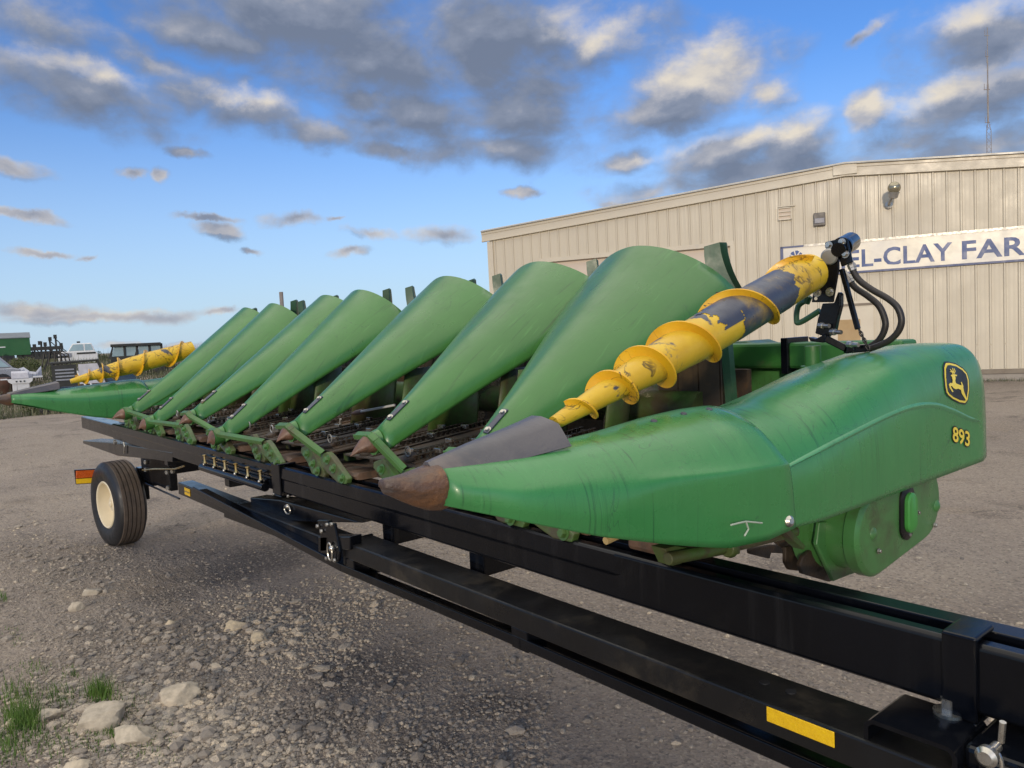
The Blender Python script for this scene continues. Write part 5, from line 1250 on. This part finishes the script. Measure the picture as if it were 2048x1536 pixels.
# black utility vehicle
def utv(p, r, f, name, label, body, L=2.9, hgt=1.95):
    u = thing(name, label, 'utility vehicle', p)
    mb = MB(); lbox(mb, p, r, f, (-1.45, -.75, .45), (1.45, .75, .95)); mb.build('body', body, u, smooth=False, bevel=.06)
    mb = MB(); lbox(mb, p, r, f, (-1.45, -.74, .95), (-.55, .74, 1.0)); lbox(mb, p, r, f, (-.72, -.7, .9), (-.66, .7, 1.5)); mb.build('cargo_box', body, u, smooth=False)
    mb = MB(); mb.prism([lp(p, r, f, -.80, -.72, 1.80), lp(p, r, f, .70, -.72, 1.86), lp(p, r, f, .80, -.72, 1.93), lp(p, r, f, -.82, -.72, 1.90)], f*1.44); mb.build('roof', 'machine', u, smooth=False, bevel=.03)
    mb = MB()
    for x0_, z0, x1_, z1 in ((-.72, .95, -.74, 1.85), (.05, .95, .05, 1.85), (1.0, .95, .72, 1.88)):
        for yy in (-.70, .70): mb.beam(lp(p, r, f, x0_, yy, z0), lp(p, r, f, x1_, yy, z1), .07, .07)
    mb.build('roll_bar', 'machine', u, smooth=False)
    mb = MB(); mb.prism([lp(p, r, f, .98, -.66, 1.0), lp(p, r, f, .72, -.66, 1.82), lp(p, r, f, .72, .66, 1.82), lp(p, r, f, .98, .66, 1.0)], r*.015); mb.prism([lp(p, r, f, .08, -.70, 1.05), lp(p, r, f, .92, -.70, 1.05), lp(p, r, f, .70, -.70, 1.78), lp(p, r, f, .08, -.70, 1.78)], f*.012); mb.build('windscreen', 'sheetwhite', u, smooth=False)
    mb = MB(); lbox(mb, p, r, f, (-.72, -.735, 1.0), (.02, -.72, 1.78)); mb.build('side_panel', 'greytop' if False else 'machine', u, smooth=False)
    mb = MB()
    for z in (1.22, 1.34, 1.46, 1.58): lbox(mb, p, r, f, (-.66, -.75, z), (-.06, -.737, z+.055))
    mb.build('panel_slats', 'silverpaint', u, smooth=False)
    for x in (-.95, .95):
        for yy in (-.72, .72):
            mb = MB(); mb.lathe(lp(p, r, f, x, yy-.11, .33), f, [(0, .1), (.01, .26), (.03, .33), (.19, .33), (.21, .26), (.22, .1)], 18); w_ = mb.build('wheel', 'tyre', u); 
    return u
p = at(152, 33); r, f = frame(p); utv(p, r, f, 'utility_vehicle', 'black utility vehicle with slatted side panel parked in the weeds behind the grill', 'machine')
# two cabs
for px, lab in ((250, 'enclosed dark utility cab with pale windows, left one of the pair in the weeds'), (300, 'enclosed dark utility cab with pale windows, right one of the pair in the weeds')):
    p = at(px, 47); r, f = frame(p); u = thing('utility_cab', lab, 'utility vehicle', p, group='dark utility cabs in the weeds'); q = 0
    mb = MB(); lbox(mb, p, r, f, (-.64, -.8, .3), (.64, .8, 1.05)); lbox(mb, p, r, f, (-.60, -.8, 1.55), (.64, .8, 1.70)); mb.prism([lp(p, r, f, -.74, -.6, .95), lp(p, r, f, -.5, -.6, 1.65), lp(p, r, f, -.44, -.6, 1.65), lp(p, r, f, -.62, -.6, .95)], f*1.2)
    for x in (0, .60): lbox(mb, p, r, f, (x, -.62, .9), (x+.12, .62, 1.65))
    mb.build('body', 'machine', u, smooth=False, bevel=.02)
    mb = MB(); mb.prism([lp(p, r, f, -.60, -.58, .97), lp(p, r, f, -.42, -.58, 1.60), lp(p, r, f, 0, -.58, 1.60), lp(p, r, f, 0, -.58, .97)], f*.01); lbox(mb, p, r, f, (.1, -.58, .97), (.6, -.57, 1.60)); mb.build('window', 'paleglass', u, smooth=False)
    for x in (-.5, .5):
        mb = MB(); mb.lathe(lp(p, r, f, x, -.8, .33), f, [(0, .1), (.01, .26), (.03, .33), (.19, .33), (.2, .1)], 14); mb.build('wheel', 'tyre', u)
# white car
p = at(160, 58)-Z1*.3; r, f = frame(p); u = thing('white_car', 'white off-road car facing left on top of the weedy bank', 'car', p)
mb = MB(); mb.prism([lp(p, r, f, -1.15, -.8, .3), lp(p, r, f, -1.15, -.8, .95), lp(p, r, f, -.95, -.8, 1.12), lp(p, r, f, .9, -.8, 1.12), lp(p, r, f, 1.1, -.8, .95), lp(p, r, f, 1.1, -.8, .3)], f*1.7); mb.build('body', 'white', u, smooth=False, bevel=.05)
mb = MB(); mb.prism([lp(p, r, f, -.62, -.7, 1.1), lp(p, r, f, -.30, -.62, 1.62), lp(p, r, f, .78, -.62, 1.62), lp(p, r, f, .95, -.7, 1.1)], f*1.4); mb.build('cabin', 'white', u, smooth=False, bevel=.05)
mb = MB(); mb.prism([lp(p, r, f, -.54, -.72, 1.15), lp(p, r, f, -.26, -.66, 1.56), lp(p, r, f, .28, -.66, 1.56), lp(p, r, f, .30, -.72, 1.15)], f*.02); mb.prism([lp(p, r, f, .38, -.72, 1.15), lp(p, r, f, .40, -.66, 1.56), lp(p, r, f, .72, -.66, 1.56), lp(p, r, f, .84, -.72, 1.15)], f*.02); mb.build('window', 'paleglass', u, smooth=False)
mb = MB(); lbox(mb, p, r, f, (-1.05, -.83, .75), (-.40, -.81, 1.02)); mb.build('grille', 'silverpaint', u, smooth=False)
mb = MB(); lbox(mb, p, r, f, (-.1, -.83, .92), (.98, -.81, 1.03)); lbox(mb, p, r, f, (-.05, -.3, 1.66), (.15, .3, 1.76)); mb.build('trim_strip', 'machine', u, smooth=False)
# green grain cart and planter
p = at(22, 64); r, f = frame(p); u = thing('grain_cart', 'dark green grain cart with a grey cover at the far left edge', 'farm trailer', p)
mb = MB(); mb.prism([lp(p, r, f, -4, -1.2, .6), lp(p, r, f, 1.25, -1.2, .6), lp(p, r, f, 1.25, -1.2, 1.75), lp(p, r, f, -4, -1.2, 1.75)], f*2.4); mb.build('box', 'cartgreen', u, smooth=False)
mb = MB(); mb.prism([lp(p, r, f, -4.05, -1.25, 1.76), lp(p, r, f, 1.3, -1.25, 1.76), lp(p, r, f, 1.3, .0, 2.12), lp(p, r, f, -4.05, .0, 2.12)], Z1*.05); mb.prism([lp(p, r, f, -4.05, 0, 2.12), lp(p, r, f, 1.3, 0, 2.12), lp(p, r, f, 1.3, 1.25, 1.76), lp(p, r, f, -4.05, 1.25, 1.76)], Z1*.05); mb.build('cover', 'greytop', u, smooth=False)
mb = MB(); lbox(mb, p, r, f, (-.55, -1.23, 1.15), (-.2, -1.205, 1.22)); mb.build('marking', 'white', u, smooth=False)
for x in (-2.5, -.2):
    mb = MB(); mb.lathe(lp(p, r, f, x, -1.2, .5), f, [(0, .2), (.02, .5), (.3, .5), (.32, .2)], 16); mb.build('wheel', 'tyre', u)
p = at(84, 63); r, f = frame(p); u = thing('folded_planter', 'dark folded planter with upright row units beside the green grain cart', 'farm implement', p)
mb = MB(); mb.beam(lp(p, r, f, -1.25, 0, 1.0), lp(p, r, f, 1.4, 0, 1.0), .3, .25); mb.beam(lp(p, r, f, -1.25, .6, .7), lp(p, r, f, 1.4, .6, .7), .2, .2); mb.build('toolbar', 'machine', u, smooth=False)
rr = random.Random(3)
for k in range(9):
    x = -1.25+k*.32; h = rr.choice((1.5, 1.75, 2.0, 1.4, 1.3, 1.9)); mb = MB(); mb.beam(lp(p, r, f, x, 0, .3), lp(p, r, f, x+rr.uniform(-.1, .1), 0, h), .1, .12); mb.lathe(lp(p, r, f, x+.05, -.1, .55), f, [(0, .22), (.06, .22)], 12); lbox(mb, p, r, f, (x-.13, -.15, h-.25), (x+.08, .15, h+.02)); mb.beam(lp(p, r, f, x, 0, h-.3), lp(p, r, f, x+.3, 0, h-.65), .06, .06); mb.build('row_unit', 'machine', u, smooth=False)
# dark implement, yellow hopper, ladder, silver pickup, tarp, bush, red utility
p = at(114, 50); r, f = frame(p); u = thing('disc_frame', 'black implement frame with curved hoses left of the ladder', 'farm implement', p)
mb = MB(); mb.beam(lp(p, r, f, -1.0, 0, .95), lp(p, r, f, .6, 0, .95), .15, .12); mb.beam(lp(p, r, f, -.6, 0, .3), lp(p, r, f, -.1, 0, 1.5), .1, .1); mb.beam(lp(p, r, f, .3, 0, .3), lp(p, r, f, .2, 0, 1.45), .12, .1); mb.build('frame', 'machine', u, smooth=False)
mb = MB()
for k in range(4): mb.tube([lp(p, r, f, -.7+k*.3, -.1, .5), lp(p, r, f, -.5+k*.25, -.1, 1.3), lp(p, r, f, .0+k*.2, -.1, 1.1), lp(p, r, f, .1+k*.2, -.1, .4)], .04, 6)
mb.build('hose', 'hose', u)
p = at(180, 42); r, f = frame(p); u = thing('yellow_hopper', 'low yellow machine body lying in the weeds behind the ladder', 'machine part', p)
mb = MB(); mb.prism([lp(p, r, f, -1.5, 0, .35), lp(p, r, f, -1.05, 0, .72), lp(p, r, f, 1.3, 0, .72), lp(p, r, f, 1.5, 0, .45), lp(p, r, f, 1.3, 0, .1), lp(p, r, f, -.5, 0, .1)], f*.8); mb.build('body', 'bgyellow', u, smooth=False, bevel=.03)
mb = MB(); mb.prism([lp(p, r, f, -.5, -.02, .1), lp(p, r, f, -.45, -.02, .62), lp(p, r, f, 1.1, -.02, .60), lp(p, r, f, 1.2, -.02, .1)], f*.02); mb.build('recess', 'brown', u, smooth=False)
p = at(165, 40); r, f = frame(p); u = thing('ladder', 'white step ladder leaning in the weeds in front of the yellow machine body', 'ladder', p)
mb = MB()
for s_ in (0, .24): mb.beam(lp(p, r, f, -.22+s_, -.1, 1.05), lp(p, r, f, .12+s_, -.3, .25), .05, .05)
mb.build('rail', 'white', u, smooth=False)
mb = MB()
for q in (.05, .35, .65): c = lp(p, r, f, lerp(-.22, .12, q), lerp(-.1, -.3, q), lerp(1.05, .25, q)); mb.beam(c-r*.02, c+r*.28, .1, .03)
mb.build('step', 'white', u, smooth=False)
p = at(-22, 44); r, f = frame(p); u = thing('silver_pickup', 'silver pickup cut off by the left edge', 'car', p)
mb = MB(); mb.prism([lp(p, r, f, -2.5, -.9, .4), lp(p, r, f, -2.5, -.9, 1.0), lp(p, r, f, .9, -.9, 1.0), lp(p, r, f, 1.25, -.9, .9), lp(p, r, f, 1.3, -.9, .4)], f*1.7); mb.build('body', 'silverpaint', u, smooth=False, bevel=.06)
mb = MB(); mb.prism([lp(p, r, f, -1.6, -.75, 1.0), lp(p, r, f, -1.3, -.7, 1.65), lp(p, r, f, .35, -.7, 1.65), lp(p, r, f, .95, -.75, 1.0)], f*1.4); mb.build('cabin', 'silverpaint', u, smooth=False, bevel=.04)
mb = MB(); mb.prism([lp(p, r, f, -.4, -.78, 1.05), lp(p, r, f, -.4, -.73, 1.55), lp(p, r, f, .30, -.73, 1.55), lp(p, r, f, .80, -.78, 1.05)], f*.02); mb.build('window', 'paleglass', u, smooth=False)
mb = MB(); mb.lathe(lp(p, r, f, .5, -.95, .38), f, [(0, .1), (.02, .36), (.2, .36), (.22, .1)], 16); mb.build('wheel', 'tyre', u)
p = at(36, 46); o = MB(); r, f = frame(p); rg = []
for i in range(9):
    x = -1+i*.25; h = .5+.15*math.sin(i*1.7)+.1*rr.random(); rg.append([lp(p, r, f, x, -.4, .25), lp(p, r, f, x, -.35, h), lp(p, r, f, x, .1, h+.12), lp(p, r, f, x, .4, .25)])
o.loft(rg); tag(o.build('tarp', 'sheetwhite', ang=60), 'crumpled white tarp lying in the weeds beside the silver pickup', 'tarp')
p = at(235, 36); r, f = frame(p); u = thing('red_utility_vehicle', 'red utility vehicle with dark windows half hidden behind the far yellow auger', 'utility vehicle', p)
mb = MB(); lbox(mb, p, r, f, (-.6, -.6, .3), (1.1, .6, .72)); mb.build('body', 'red', u, smooth=False, bevel=.05)
mb = MB(); mb.prism([lp(p, r, f, -.5, -.55, .72), lp(p, r, f, -.42, -.5, 1.2), lp(p, r, f, .55, -.5, 1.22), lp(p, r, f, .75, -.55, .72)], f*1.1); mb.build('window', 'glass', u, smooth=False)
mb = MB(); lbox(mb, p, r, f, (-.5, -.58, 1.2), (.6, .58, 1.28)); mb.build('roof', 'sheetwhite', u, smooth=False, bevel=.02)
# mower decks in a row just behind the far divider
for k, (px, lab) in enumerate(((218, 'dark red mower with grey hood, leftmost in the row behind the far divider'), (252, 'dark mower with grey hood, second in the row behind the far divider'), (288, 'dark mower with pale grey hood, third in the row behind the far divider'), (318, 'dark mower with pale grey hood, rightmost in the row behind the far divider'))):
    p = at(px, 26); r, f = frame(p); u = thing('lawn_mower', lab, 'mower', p, group='mowers parked behind the far divider')
    mb = MB(); rg = []
    for i in range(8):
        q = i/7; x = -.42+.84*q; h = .62+.22*math.sin(math.pi*q); rg.append([lp(p, r, f, x, -.3, .45), lp(p, r, f, x, -.26, h), lp(p, r, f, x, .26, h), lp(p, r, f, x, .3, .45)])
    mb.loft(rg); mb.build('hood', 'greyhood', u, ang=50)
    mb = MB(); lbox(mb, p, r, f, (-.5, -.35, .22), (.5, .35, .45)); mb.build('deck', 'red' if k == 0 else 'machine', u, smooth=False, bevel=.03)
    for x in (-.4, .4):
        mb = MB(); mb.lathe(lp(p, r, f, x, -.38, .2), f, [(0, .06), (.01, .18), (.12, .2), (.14, .06)], 12); mb.build('wheel', 'tyre', u)
# bush
def bush(px, dist, w, h, n, lab, seed):
    rr = random.Random(seed); p = at(px, dist); vs, fs, ts = [], [], []
    for _ in range(n):
        a, b = rr.uniform(0, 6.28), rr.random()**.5; c = p+V((math.cos(a)*b*w, math.sin(a)*b*w, rr.random()**.8*h*(1-.6*b*b)))
        d = V((rr.gauss(0, 1), rr.gauss(0, 1), rr.gauss(0, .6))).normalized(); e = d.cross(V((rr.gauss(0, 1), rr.gauss(0, 1), rr.gauss(0, 1)))).normalized(); s_ = rr.uniform(.03, .09); k = len(vs)
        vs += [tuple(c-e*s_*.4), tuple(c+d*s_), tuple(c+e*s_*.4), tuple(c-d*s_)]; fs.append((k, k+1, k+2, k+3)); ts += [rr.random()]*4
    o = tinted('bush', 'bush', vs, fs, ts); tag(o, lab, 'bush'); return o
bush(48, 52, .95, 1.0, 1500, 'low green bush in front of the grain cart', 1)
bush(75, 33, .6, .75, 700, 'pale flowering weed clump left of the black utility vehicle', 2)
bush(190, 60, .8, .8, 500, 'thin weed clump right of the white car', 5)
